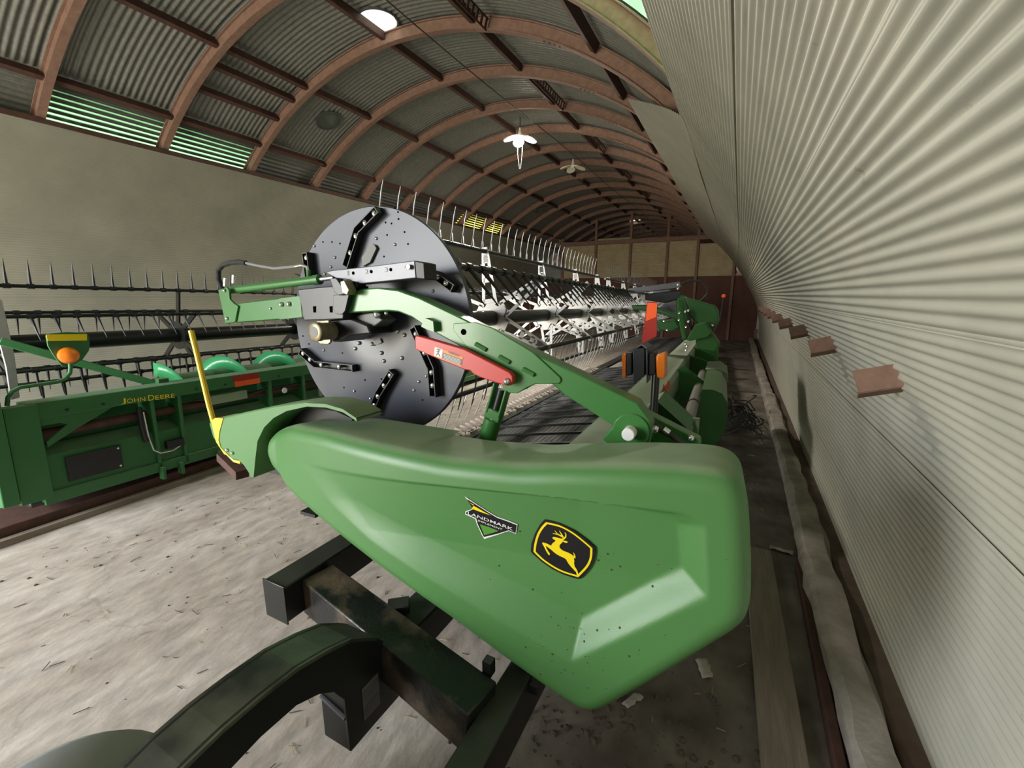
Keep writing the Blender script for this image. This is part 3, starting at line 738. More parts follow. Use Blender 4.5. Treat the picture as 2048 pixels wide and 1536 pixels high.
# --- reel disc
disc = MB().lathe((HX, YD, HZ), (0, 1, 0), [(0, .001), (0, .10), (-.006, .16), (-.006, .24), (0, .27), (0, .548), (.004, .552), (.022, .552), (.026, .548), (.026, .001)], 96).build('reel_disc', M['disc'], H1, True, angle=40, label='large black sheet metal reel end disc')
def bent_bar(px, w=.032, h=.042):
    pts = [hY(*p, YD) for p in px]; mb = MB()
    for a, b in zip(pts, pts[1:]):
        d = (b-a).normalized(); a2 = a - d*.004; b2 = b + d*.004; sd = Vector((d.z, 0, -d.x))
        mb.span(a2 + Vector((0, -.003, 0)), b2 + Vector((0, -.003, 0)), w, .006, (0, 1, 0))
        for s in (-1, 1): mb.span(a2 + sd*s*w/2 + Vector((0, -h/2, 0)), b2 + sd*s*w/2 + Vector((0, -h/2, 0)), .004, h, (0, 1, 0))
    for p, d in ((pts[0], (pts[0]-pts[1]).normalized()), (pts[-1], (pts[-1]-pts[-2]).normalized())):
        sd = Vector((d.z, 0, -d.x)); mb.span(p - sd*w/2 + Vector((0, -h/2, 0)), p + sd*w/2 + Vector((0, -h/2, 0)), .004, h, (0, 1, 0))
    return mb.build('paddle_bracket', M['blackplastic'], disc)
bar_bolt = MB().lathe((0, 0, 0), (0, -1, 0), [(0, .005), (.020, .005), (.0205, .008), (.024, .008), (.027, .003)], 10).mesh('bolt', M['chrome'], True, 50)
bars = [[(764,423),(725,463),(702,534)], [(622,508),(629,566)], [(612,702),(641,727),(716,735)], [(793,743),(767,785),(752,822)], [(835,655),(871,735),(875,790)], [(850,545),(878,551),(914,577)]]
for b in bars:
    bent_bar(b)
    for (xa, ya), (xb, yb) in zip(b, b[1:]): bolts([(xa+(xb-xa)*t, ya+(yb-ya)*t) for t in (.15, .62)], disc, YD-.006, 1.5, me=bar_bolt)
dot = MB().lathe((0, 0, 0), (0, -1, 0), [(0, .0045), (.0008, .0045)], 8).mesh('hole', M['hole'])
bolts([(790,416),(796,424),(797,438),(774,470),(809,464),(816,488),(768,513),(646,484),(664,484),(680,487),(771,445),(783,447),(618,688),(611,715),(685,706),(735,731),(763,758),(606,672),(820,646),(878,612),(868,601),(730,760),(688,775),(845,800)], disc, YD-.0005, 1, 'hole', dot)
bolts([(753,477),(790,489),(670,515),(629,492),(662,534),(648,700),(853,752),(838,763),(828,780),(709,782),(741,797),(866,582),(650,548)], disc, YD, .85)
bolts([(711,697),(768,722),(809,670),(718,686),(745,688),(804,716),(795,663),(763,706)], disc, YD-.006, 1.15)
mb = MB().prism([hY(*p, YD-.002) for p in [(752,490),(756,497),(743,525),(729,533),(727,515),(746,488)]], (0, -.012, 0)); mb.build('rubber_flap', M['grey_print'], disc)
# hub opening with dark slots
mb = MB()
for a0, a1 in ((-25, 20), (60, 110), (150, 200), (260, 300)):
    pts = [Vector((HX+r*math.cos(R(a)), YD-.0075, HZ+r*math.sin(R(a)))) for r, aa in ((.075, (a0, a1)), (.098, (a1, a0))) for a in np.linspace(aa[0], aa[1], 9)]
    mb.prism(pts, (0, -.001, 0))
mb.build('hub_slot', M['blackprint'], disc)

# --- reel inside: tube, spiders, bats, tines
YR0, YR1 = 1.70, 6.15
MB().tube([(HX, YR0, HZ), (HX, YR1, HZ)], .056, 20).build('reel_tube', M['black'], H1, True)
BR = .48; BA = [96-60*k for k in range(6)]
bat_pts = [Vector((HX+BR*math.cos(R(a)), 0, HZ+BR*math.sin(R(a)))) for a in BA]
def hub_plate_mesh():
    n = 96; pts = []
    for i in range(n):
        t = 2*math.pi*i/n; lob = math.cos(6*(t-R(96))); r = .118 + .020*max(-.9, lob); pts.append(Vector((r*math.cos(t), 0, r*math.sin(t))))
    mb = MB(); inner = [Vector((.055*math.cos(2*math.pi*i/n), 0, .055*math.sin(2*math.pi*i/n))) for i in range(n)]
    mb.add(pts+inner+[p+Vector((0, .004, 0)) for p in pts]+[p+Vector((0, .004, 0)) for p in inner],
           [(i, (i+1) % n, n+(i+1) % n, n+i) for i in range(n)] + [(2*n+i, 3*n+i, 3*n+(i+1) % n, 2*n+(i+1) % n) for i in range(n)] + [((i+1) % n, i, 2*n+i, 2*n+(i+1) % n) for i in range(n)])
    return mb.mesh('spider_plate', M['galv'])
hubm = hub_plate_mesh()
def arm_mesh():
    mb = MB(); r0, r1 = .10, .47
    def w(r): return .052 + (.016-.052)*(r-r0)/(r1-r0)
    for s in (-1, 1): mb.span((r0, 0, s*w(r0)), (r1, 0, s*w(r1)), .005, .025, (0, 0, 1))
    for r in (.125, .275, .36, .42, .465): mb.span((r, 0, -w(r)), (r, 0, w(r)), .005, .030 if r < .4 else .045, (1, 0, 0))
    mb.box((.485, 0, 0), (.05, .006, .045)); mb.box((.43, 0, 0), (.05, .005, .03))
    return mb.mesh('spider_arm', M['galv'])
armm = arm_mesh()
SPY = [1.78, 2.88, 3.98, 5.06, 6.05]
for y in SPY:
    o = inst('spider_plate', hubm, (HX, y, HZ), H1)
    for k, a in enumerate(BA):
        o = inst('spider_arm', armm, (HX, y + (.012 if k % 2 else -.006), HZ), H1, (0, -R(a), 0))
bat_me = MB().tube([(0, YR0, 0), (0, YR1, 0)], .0165, 10).mesh('reel_bat', M['black'], True)
for p in bat_pts: inst('reel_bat', bat_me, p, H1)
def tine_mesh(L_=.215, mat=None, wire=True):
    mb = MB()
    if wire:
        j = (0, .004, L_*.42)
        mb.tube([(0, -.016, 0), (0, -.012, L_*.08), j, (.006, .006, L_*.75), (.016, .008, L_)], [.0036, .0036, .0042, .0040, .0024], 5)
        mb.tube([(0, .022, 0), (0, .018, L_*.08), j], [.0034, .0034, .0036], 5)
        mb.tube([(0, -.06, -.004), (0, -.016, 0)], .004, 5)
    else:
        mb.tube([(0, 0, -.01), (0, 0, L_*.3), (.004, 0, L_)], [.0115, .010, .0025], 6); mb.lathe((0, -.02, 0), (0, 1, 0), [(0, .022), (.04, .022)], 8)
    return mb.mesh('tine', mat or M['chrome'], True)
M['tine'] = pbr('tine_wire', (.36, .36, .36), .35, metal=.75)
tine_w = tine_mesh(.225, M['tine']); tine_b = tine_mesh(.25, M['blackplastic'], False); tine_d = tine_mesh(.26, M['tine'])
TDIR = [86, -47, -97, -110, -125, 165]
for k, p in enumerate(bat_pts):
    me = tine_w if k in (0, 2) else (tine_b if k in (1, 5) else tine_d)
    n = int((YR1-YR0-.1)/.132)
    for i in range(n):
        y = YR0 + .07 + .132*i
        inst('tine', me, (p.x, y, p.z), H1, (0, R(90-TDIR[k]), 0))
# far half of the reel
YS0, YS1 = 6.5, 12.0
MB().tube([(HX, YS0, HZ), (HX, YS1, HZ)], .056, 14).build('reel_tube', M['black'], H1, True)
far_bat = MB().tube([(0, YS0, 0), (0, YS1, 0)], .0165, 8).mesh('reel_bat', M['black'], True)
for p in bat_pts: inst('reel_bat', far_bat, p, H1)
for y in (6.7, 7.8, 8.9, 10.0, 11.1):
    inst('spider_plate', hubm, (HX, y, HZ), H1)
    for a in BA: inst('spider_arm', armm, (HX, y, HZ), H1, (0, -R(a), 0))
mb = MB()
for k, p in enumerate(bat_pts):
    a = R(TDIR[k])
    for i in range(int((YS1-YS0)/.132)):
        q = Vector((p.x, YS0+.06+.132*i, p.z)); mb.tube([q, q+Vector((math.cos(a), 0, math.sin(a)))*.225], [.004, .0025], 4)
tag(mb.build('tines', M['tine'], H1), kind='stuff')
MB().lathe((HX, 12.05, HZ), (0, 1, 0), [(0, .55), (.03, .55)], 48).build('reel_disc', M['disc'], H1)

# --- reel arm
AY = 1.46; AT = .085
arm_top = [(660,592),(690,588),(722,578),(755,575),(796,580),(838,595),(878,614),(920,634),(960,654),(1000,672),(1080,712),(1161,750),(1274,806),(1284,820),(1300,840),(1304,865),(1298,890)]
arm_bot = [(1215,888),(1204,878),(1226,852),(1128,790),(1104,768),(1070,768),(1052,776),(1035,786),(1018,785),(1005,775),(1008,756),(1010,746),(978,728),(947,712),(914,690),(878,670),(848,652),(824,635),(797,624),(777,622),(692,626),(660,628)]
mb = MB().prism([hY(*p, AY) for p in arm_top+arm_bot], (0, AT, 0)); arm = mb.build('reel_arm', M['green'], H1, bevel=.006, label='long green reel support arm')
gus = [(907,647),(950,644),(985,656),(1066,705),(1120,755),(1122,762),(1117,768),(1070,768),(1052,776),(1035,787),(1018,786),(1004,775),(1008,757),(985,735),(930,690),(906,660)]
MB().prism([hY(*p, AY-.007) for p in gus], (0, .012, 0)).build('gusset_plate', M['green'], arm, bevel=.0025)
for (x0, y0), (x1, y1) in (((951,688),(972,700)), ((998,713),(1019,725)), ((1046,738),(1068,750))):
    a, b = hY(x0, y0, AY-.010), hY(x1, y1, AY-.010)
    MB().tube([a, b], .0085, 8).build('embossed_slot', M['green'], arm, True)
MB().lathe(hY(927, 664, AY-.008), (0, -1, 0), [(0, .012), (.001, .012)], 16).build('hole', M['hole'], arm)
MB().prism([hY(*p, AY-.03) for p in [(842,653),(850,636),(866,643),(868,664),(852,658)]], (0, .03, 0)).build('lug', M['green'], arm)
pv = hY(1262, 862, AY)
MB().lathe(pv + Vector((0, .02, 0)), (0, -1, 0), [(0, .062), (.028, .062)], 40).build('pivot_plate', M['green'], arm, bevel=.003)
MB().lathe(pv + Vector((0, 0, 0)), (0, -1, 0), [(0, .022), (.05, .022), (.053, .019)], 24).build('pivot_pin', M['white'], arm, True)
MB().prism([hY(*p, 1.60) for p in [(1280,818),(1298,828),(1400,880),(1402,892),(1320,895),(1300,880)]], (0, .06, 0)).build('arm_mount', M['green'], H1, bevel=.004)
MB().tube([hY(*p, 1.56) for p in [(1300,835),(1318,858),(1345,872),(1375,893),(1385,905)]], .011, 8).build('hydraulic_hose', M['wire'], H1, True)
MB().tube([hY(*p, 1.55) for p in [(1327,858),(1338,866)]], .012, 8).build('hose_fitting', M['chrome'], H1, True)
bolts([(1382, 876)], H1, 1.595, 1.3); bolts([(1310, 858)], H1, 1.55, 1.6)
# slide at the arm's front end
mb = MB().prism([hY(*p, 1.455) for p in [(466,608),(598,592),(660,589),(660,630),(604,635),(471,645)]], (0, .075, 0)); mb.build('slide_bar', M['green'], H1, bevel=.004)
MB().prism([hY(*p, 1.452) for p in [(558,597),(600,592),(604,634),(559,639)]], (0, .006, 0)).build('slide_cover', M['green'], H1)
MB().prism([hY(*p, 1.445) for p in [(436,580),(454,574),(458,582),(459,598),(468,607),(476,612),(470,644),(450,647)]], (0, .012, 0)).build('end_plate', M['green'], H1, bevel=.003)
MB().prism([hY(*p, 1.53) for p in [(436,580),(454,574),(458,582),(459,598),(468,607),(476,612),(470,644),(450,647)]], (0, .012, 0)).build('end_plate', M['green'], H1, bevel=.003)
bolts([(449,581), (454,637)], H1, 1.443, 1.0); bolts([(563,609), (578,608)], H1, 1.45, 1.3); bolts([(541,617)], H1, 1.453, .7)
MB().tube([hY(459, 581, 1.49), hY(630, 560, 1.49)], .0195, 20).build('hydraulic_cylinder', M['green'], H1, True)
MB().tube([hY(629, 560, 1.49), hY(640, 559, 1.49)], .023, 20).build('cylinder_gland', M['green'], H1, True)
MB().tube([hY(638, 559, 1.49), hY(668, 555, 1.49)], .011, 14).build('cylinder_rod', M['chrome'], H1, True)
for p in ((450,572), (467,566)): MB().tube([hY(p[0], p[1], 1.49), hY(p[0]+1, p[1]-16, 1.49)], .010, 8).build('hose_fitting', M['chrome'], H1, True)
MB().tube([hY(*p, 1.50) for p in [(445,580),(437,558),(437,540),(446,530),(462,525),(480,524),(492,526)]], .013, 10).build('hose_sleeve', M['mesh_hose'], H1, True)
MB().tube([hY(*p, 1.50) for p in [(492,526),(520,532),(550,537),(590,533)]], .0075, 8).build('hydraulic_hose', M['hose'], H1, True)
MB().tube([hY(*p, 1.50) for p in [(588,533),(604,530),(614,534),(617,548)]], .0075, 8).build('hose_fitting', M['chrome'], H1, True)
MB().tube([hY(617, 540, 1.50), hY(617, 556, 1.50)], .010, 8).build('port_boss', M['green'], H1, True)
# black slide box, numbered plate
mb = MB().prism([hY(*p, 1.435) for p in [(595,579),(640,574),(700,570),(699,590),(694,610),(687,627),(686,638),(608,641)]], (0, .115, 0)); sb = mb.build('slide_box', M['boxsteel'], H1, bevel=.004, label='dark sheet steel slide box')
MB().prism([hY(*p, 1.430) for p in [(666,590),(698,588),(690,622),(684,629),(672,628),(666,618)]], (0, .006, 0)).build('side_cover', M['boxsteel'], sb, bevel=.002)
for x in (626, 659): MB().prism([hY(*p, 1.4345) for p in [(x,613),(x+6,612),(x+6,625),(x+1,625)]], (0, -.001, 0)).build('hole', M['hole'], sb)
mb = MB().prism([hY(*p, 1.46) for p in [(651,545),(662,541),(745,532),(829,521),(832,556),(775,562),(714,568),(700,560),(672,556)]], (0, .07, 0)); np_ = mb.build('position_plate', M['silver'], H1, bevel=.003, label='grey plate with position numbers one to four')
for tx, (x, y) in zip('1234', ((698, 546), (734, 543), (773, 539), (812, 534))):
    place_text(tx, hY(x-3.5, y+5, 1.4585), hY(x+(0 if tx == '1' else 2.5), y+4.6, 1.4585), .020, (0, 0, 1), M['blackprint'], np_, 'number')
    MB().lathe(hY(x+8.5, y+.2, 1.4598), (0, -1, 0), [(0, .0075), (.001, .0075)], 12).build('hole', M['hole'], np_)
MB().lathe(hY(819, 534, 1.455), (0, -1, 0), [(0, .010), (.010, .010)], 14).build('lock_pin', M['bronze'], np_)
MB().prism([hY(*p, 1.452) for p in [(829,521),(848,525),(850,559),(832,557)]], (0, .085, 0)).build('end_cap', M['blackplastic'], H1, bevel=.004)
MB().prism([hY(*p, 1.41) for p in [(659,556),(672,556),(688,578),(690,588),(676,591),(668,583)]], (0, .04, 0)).build('latch', M['boxsteel'], H1, bevel=.003)
MB().prism([hY(*p, 1.40) for p in [(680,563),(688,560),(698,580),(694,590),(684,586)]], (0, .045, 0)).build('latch_block', M['bronze'], H1, bevel=.003)
MB().prism([hY(*p, 1.45) for p in [(692,560),(714,564),(712,576),(700,582),(690,572)]], (0, .06, 0)).build('latch_cover', M['blackplastic'], H1, bevel=.003)
# hydraulic motor
mc = hY(628, 664, 1.34)
MB().lathe(mc, (0, 1, 0), [(0, .001), (0, .036), (.004, .042), (.03, .042), (.034, .039), (.10, .039)], 28).build('motor_body', M['bronze'], H1, True)
MB().lathe(mc, (0, -1, 0), [(-.002, .024), (.001, .024)], 20).build('motor_cap', M['grey_print'], H1)
MB().prism([hY(*p, 1.43) for p in [(633,642),(657,640),(661,684),(656,689),(640,688),(632,680)]], (0, .012, 0)).build('motor_flange', M['bronze'], H1, bevel=.003)
MB().prism([hY(*p, 1.47) for p in [(655,640),(700,636),(735,650),(742,668),(700,672),(680,684),(664,684)]], (0, .16, 0)).build('gearcase', M['blackplastic'], H1, bevel=.008)
MB().prism([hY(*p, 1.50) for p in [(700,650),(715,630),(745,625),(765,640),(745,655),(710,662)]], (0, .10, 0)).build('chain_cover', M['grey_print'], H1, bevel=.004)
bolts([(755, 629)], H1, 1.49, 2.0); bolts([(773, 626)], H1, 1.49, 1.1)
# red safety strut
red = [(829,674),(834,671),(860,678),(928,698),(960,714),(1018,744),(1025,752),(1026,764),(1018,772),(1008,771),(960,755),(946,748),(940,741),(930,740),(880,720),(831,699)]
mb = MB().prism([hY(*p, AY-.045) for p in red], (0, .03, 0)); st = mb.build('safety_strut', M['red'], H1, bevel=.004, label='red safety strut with warning sticker')
bolts([(1014, 763)], st, AY-.045, 1.5)
def sq(pts, d): return [hY(*p, AY-.0462-d) for p in pts]
poly_fill('warning_sticker', [sq([(869,693),(926,714),(923,733),(867,712)], 0)], M['orangeprint'], st)
poly_fill('sticker_symbol', [sq([(870,694),(885,699),(883,716),(868,711)], .0008)], M['white'], st)
poly_fill('sticker_symbol_mark', [sq(stroke([(873,698),(881,700)], 1.4, 1.4), .0014), sq(stroke([(877,700),(876,706),(872,711)], 1.2, 1.0), .0014), sq(stroke([(876,706),(880,713)], 1.0, 1.0), .0014), sq(stroke([(873,703),(880,704)], .8, .8), .0014)], M['blackprint'], st)
poly_fill('sticker_text_panel', [sq([(886,705),(924,719),(922,731),(884,717)], .0008)], M['grey_print'], st)
place_text('WARNING', hY(896, 706.5, AY-.0478), hY(918, 714.5, AY-.0478), .010, (0, 0, 1), M['blackprint'], st, 'sticker_lettering')
for i in range(4):
    a = sq([(887.5, 708.2+i*2.7), (921, 720.6+i*2.7)], .0016); MB().span(a[0], a[1], .0014, .0003, (0, 1, 0)).build('sticker_line', M['white'], st)
# lift cylinder between arm and end frame
a, b = hY(1004, 774, 1.50), hY(985, 842, 1.50)
d = (b-a).normalized(); sd = Vector((d.z, 0, -d.x))
mb = MB()
for s in (-1, 1): mb.span(a+sd*s*.028 - d*.01, a+d*.12+sd*s*.028, .012, .045, (0, 1, 0))
mb.span(a+d*.12-sd*.035, a+d*.12+sd*.035, .045, .04, (0, 1, 0)); mb.build('cylinder_clevis', M['green'], H1, bevel=.005)
MB().tube([a+d*.01, a+d*.30], .014, 12).build('cylinder_rod', M['blackplastic'], H1, True)
MB().tube([a+d*.135, a+d*.155], .020, 12).build('rod_collar', M['white'], H1, True)
MB().tube([a+d*.155, b], .018, 12).build('cylinder_rod', M['black'], H1, True)
MB().tube([b-d*.01, b+d*.10], .036, 18).build('cylinder_socket', M['green'], H1, True)

# --- deck: draper belt with slats, cutterbar, guards
ZB0, ZB1, XB0, XB1 = .738, .885, -1.435, -.56
def deck(x): return ZB0 + (ZB1-ZB0)*(x-XB0)/(XB1-XB0)
def belt(y0, y1):
    return MB().add([(XB0, y0, ZB0), (XB1, y0, ZB1), (XB1, y1, ZB1), (XB0, y1, ZB0), (XB0, y0, ZB0-.02), (XB1, y0, ZB1-.02), (XB1, y1, ZB1-.02), (XB0, y1, ZB0-.02)], [(0,1,2,3),(7,6,5,4),(0,4,5,1),(1,5,6,2),(2,6,7,3),(3,7,4,0)])
for y0, y1 in ((1.38, 6.0), (7.0, 12.0)):
    belt(y0, y1).build('draper_belt', M['rubber'], H1)
sl_me = MB().span((XB0+.03, 0, deck(XB0+.03)+.006), (XB1-.02, 0, deck(XB1-.02)+.006), .016, .012).mesh('belt_slat', M['dark'])
y = 1.5
while y < 6.0:
    inst('belt_slat', sl_me, (0, y, 0), H1); y += .235
rb = MB()
for k in range(24):
    x = XB0+.06+(XB1-XB0-.1)*k/23; rb.box((x, 3.7, deck(x)+.0008), (.004, 4.6, .003))
tag(rb.build('belt_ribs', M['rubber'], H1), kind='stuff')
MB().add([(-1.52, 1.3, .728), (XB0+.01, 1.3, .748), (XB0+.01, 12, .748), (-1.52, 12, .728), (-1.52, 1.3, .70), (XB0+.01, 1.3, .72), (XB0+.01, 12, .72), (-1.52, 12, .70)], [(0,1,2,3),(7,6,5,4),(0,4,5,1),(1,5,6,2),(2,6,7,3),(3,7,4,0)]).build('belt_guide_strip', M['dark'], H1)
MB().box((-1.56, 6.6, .708), (.09, 10.8, .014)).build('knife_bar', M['dark'], H1)
gd = MB(); gd.prism([(-1.55, -.015, .703), (-1.55, .015, .703), (-1.60, .010, .706), (-1.70, .003, .712), (-1.70, -.003, .712), (-1.60, -.010, .706)], (0, 0, .018)); gd.box((-1.57, 0, .724), (.03, .03, .014))
gdm = gd.mesh('knife_guard', M['guard'])
kn = MB().prism([(-1.53, -.036, .722), (-1.53, .036, .722), (-1.61, .006, .722), (-1.61, -.006, .722)], (0, 0, .004)).mesh('knife_section', M['guard'])
hd = MB(); hd.box((-1.53, 0, .732), (.035, .022, .012)); hd.lathe((-1.53, 0, .738), (0, 0, 1), [(0, .008), (.007, .008)], 6); hdm = hd.mesh('hold_down', M['bronze'])
for i in range(62):
    yy = 1.45+.0762*i
    inst('knife_guard', gdm, (0, yy, 0), H1); inst('knife_section', kn, (0, yy+.038, 0), H1)
    if i % 2 == 0: inst('hold_down', hdm, (0, yy, 0), H1)
# crop dividers / slats seen in front of the cutterbar are the lower bats' tines; near end frame
MB().prism([hY(*p, 1.385) for p in [(900,885),(960,890),(1190,905),(1210,910),(1290,915),(1290,980),(900,960)]], (0, .012, 0)).build('end_frame', M['green'], H1)
# rear frame
def long_box(name, x0, x1, z0, z1, y0, y1, mat, **k): return MB().box(((x0+x1)/2, (y0+y1)/2, (z0+z1)/2), (x1-x0, y1-y0, z1-z0)).build(name, mat, H1, **k)
bm_ = MB().prism([(-.575, 1.5, .97), (-.575, 1.5, 1.0), (-.36, 1.5, 1.0), (-.33, 1.5, .97), (-.33, 1.5, .80), (-.575, 1.5, .80)], (0, 10.5, 0)); rear = bm_.build('rear_beam', M['pale'], H1, bevel=.006, label='dusty pale green rear beam')
long_box('back_sheet', -.585, -.57, .55, .99, 1.42, 12, M['green'])
MB().prism([hX(*p, -.327) for p in [(1336,760),(1341,769),(1334,786),(1328,776)]], (.003, 0, 0)).build('orange_reflector', M['reflect_o'], rear)
MB().prism([hX(*p, -.328) for p in [(1327,768),(1334,786),(1326,808),(1321,795)]], (.002, 0, 0)).build('red_reflector', M['reflect_r'], rear)
MB().tube([(-.15, 1.7, .85), (-.15, 5.5, .85)], .042, 18).build('drive_pipe', M['greytube'], H1, True)
MB().tube([(-.15, 3.62, .85), (-.15, 3.66, .85)], .046, 18).build('pipe_collar', M['dark'], H1, True)
for y, s in ((2.9, 1), (4.5, 1)):
    MB().prism([(-.36, y, 1.0), (-.30, y, 1.045), (-.10, y, .90), (-.08, y, .82), (-.20, y, .78), (-.36, y, .70)], (0, .012, 0)).build('frame_rib', M['green'], H1)
    MB().box((-.15, y+.02, .86), (.15, .03, .11)).build('pipe_bracket', M['pale'], H1)
MB().add([(-.36, 2.6, 1.03), (-.30, 2.6, 1.065), (-.11, 2.6, .91), (-.36, 2.95, 1.03), (-.30, 2.95, 1.065), (-.11, 2.95, .91)], [(0,1,4,3), (1,2,5,4), (0,3,4,1), (1,4,5,2)]).build('pipe_guard', M['green_old'], H1)
# rounded rear shield lower down
mb = MB(); prof = [(-.10, .93), (-.02, .935), (.05, .91), (.095, .84), (.11, .74), (.10, .62), (.06, .50), (-.02, .41), (-.10, .37), (-.16, .40), (-.17, .60), (-.14, .80)]
mb.prism([(x, 3.9, z) for x, z in prof], (0, 1.7, 0)); mb.build('rear_shield', M['green'], H1, True, label='dark green rounded rear shield')
MB().prism([(-.12, 5.2, .93), (.02, 5.2, .95), (.10, 5.2, .90), (.12, 5.2, .80), (-.1, 5.2, .80)], (0, .7, 0)).build('rear_cover', M['pale'], H1)
for y in np.arange(6.0, 11.5, 1.1): MB().prism([(-.36, y, 1.0), (-.05, y, .9), (0, y, .6), (-.2, y, .35), (-.36, y, .4)], (0, .02, 0)).build('frame_rib', M['green'], H1)
long_box('lower_beam', -.42, -.28, .38, .52, 1.5, 12, M['green'])
# centre reel arm and its tangle of hydraulics
CY = 6.0
MB().prism([hY(*p, CY) for p in [(1262,610),(1300,609),(1340,625),(1352,625),(1352,598),(1362,590),(1372,592),(1382,612),(1380,640),(1366,646),(1330,630),(1300,622),(1266,620)]], (0, .15, 0)).build('centre_reel_arm', M['green'], H1, bevel=.015)
MB().prism([hY(*p, CY-.2) for p in [(1368,593),(1384,598),(1430,611),(1437,622),(1438,642),(1430,656),(1412,655),(1394,650),(1378,630)]], (0, .5, 0)).build('centre_frame', M['green'], H1, bevel=.02)
MB().prism([hY(*p, CY-.3) for p in [(1312,642),(1350,640),(1362,655),(1345,664),(1318,662)]], (0, .3, 0)).build('centre_cover', M['green'], H1, bevel=.02)
MB().prism([hY(*p, CY-.6) for p in [(1390,650),(1410,645),(1424,665),(1415,675),(1380,682),(1372,680)]], (0, .3, 0)).build('centre_gusset', M['green'], H1, bevel=.01)
MB().prism([hY(*p, CY-.5) for p in [(1402,664),(1425,668),(1440,690),(1430,705),(1398,700),(1390,684)]], (0, .5, 0)).build('centre_frame', M['green'], H1, bevel=.02)
MB().tube([hY(1360, 602, CY-.25), hY(1363, 640, CY-.35), hY(1370, 678, CY-.5)], [.035, .035, .028], 12).build('lift_cylinder', M['green'], H1, True)
MB().prism([hY(*p, CY) for p in [(1258,577),(1360,563),(1362,575),(1258,588)]], (0, .1, 0)).build('position_plate', M['silver'], H1, bevel=.005)
MB().prism([hY(*p, CY+.02) for p in [(1290,588),(1362,580),(1364,596),(1330,606),(1290,600)]], (0, .12, 0)).build('slide_box', M['blackplastic'], H1, bevel=.01)
MB().tube([hY(*p, CY) for p in [(1362,568),(1380,561),(1400,562),(1414,575),(1415,588),(1404,600),(1390,611),(1380,620)]], .013, 8).build('hydraulic_hose', M['wire'], H1, True)
MB().tube([hY(*p, CY-.3) for p in [(1374,618),(1378,640),(1385,660),(1396,670)]], .02, 8).build('hydraulic_hose', M['wire'], H1, True)
big_bolt = MB().lathe((0, 0, 0), (-.3, -1, .3), [(0, .026), (.03, .026), (.035, .01)], 8).mesh('hose_fitting', M['chrome'], True)
for p in ((1377,621),(1371,623),(1359,626),(1358,640),(1377,643),(1372,654),(1400,653),(1412,656),(1425,651),(1369,676),(1371,687),(1374,692),(1334,660),(1328,642),(1409,672),(1356,569),(1356,577),(1284,591),(1372,700)):
    o = inst('hose_fitting', big_bolt, hY(p[0], p[1], CY-.42), H1); o.scale = (.6,)*3
MB().lathe(hY(1447, 592, 9.0), (0, -1, .2), [(0, .036), (.02, .034)], 14).build('red_reflector', M['reflect_o'], H1)
MB().tube([hY(1447, 596, 9.0)+Vector((0, .03, 0)), hY(1440, 640, 9.0)+Vector((0, .03, 0)), Vector((-.2, 9.03, .9))], .015, 8).build('marker_post', M['blackplastic'], H1, True)
# warning lamp post on the end
PYY = 1.88
MB().tube([hY(1302, 880, PYY), hY(1308, 812, PYY), hY(1312, 745, PYY)], .016, 14).build('lamp_post', M['black'], H1, True)
MB().prism([hY(*p, PYY) for p in [(1294,604),(1314,604),(1313,672),(1283,688)]], (0, .006, 0)).build('sign_board', M['reflect_r'], H1)
MB().prism([hY(*p, PYY-.003) for p in [(1295,606),(1314,606),(1313,634),(1291,643)]], (0, .003, 0)).build('sign_reflector', M['reflect_o'], H1)
MB().prism([hY(*p, PYY-.03) for p in [(1268,697),(1283,687),(1295,696),(1291,697),(1283,691),(1272,697)]], (0, .14, 0)).build('lamp_hood', M['silver'], H1)
for xs, nm in (((1265,1289), 0), ((1291,1296), 1)):
    MB().prism([hY(*p, PYY-.03) for p in [(xs[0],697),(xs[1],696),(xs[1]-1,752),(xs[0]+2,768)]], (0, .12, 0)).build('lamp_back_plate', M['boxsteel'], H1, bevel=.003)
for xs in ((1252,1264), (1296,1310)):
    MB().prism([hY(*p, PYY-.02) for p in [(xs[0],707),(xs[1],705),(xs[1],750),(xs[0],752)]], (0, .09, 0)).build('lamp_housing', M['blackplastic'], H1, bevel=.006)
for xs in ((1243,1252), (1311,1331)):
    MB().prism([hY(*p, PYY-.02) for p in [(xs[0],711),(xs[1],705),(xs[1]-1,750),(xs[1]-4,760),(xs[0]+2,755)]], (0, .09, 0)).build('lamp_lens', M['orange'], H1, bevel=.008)
# underside and floor of the near end, skid
MB().prism([(-1.5, 1.42, .70), (-.35, 1.42, .80), (-.30, 1.42, .50), (-.6, 1.42, .42), (-1.3, 1.42, .60)], (0, .015, 0)).build('end_sheet', M['green'], H1)
for y in np.arange(1.9, 6.2, .8): MB().prism([(-1.5, y, .69), (-.5, y, .85), (-.36, y, .80), (-.36, y, .45), (-.5, y, .45), (-.6, y, .70), (-1.4, y, .62)], (0, .04, 0)).build('deck_rib', M['green'], H1)

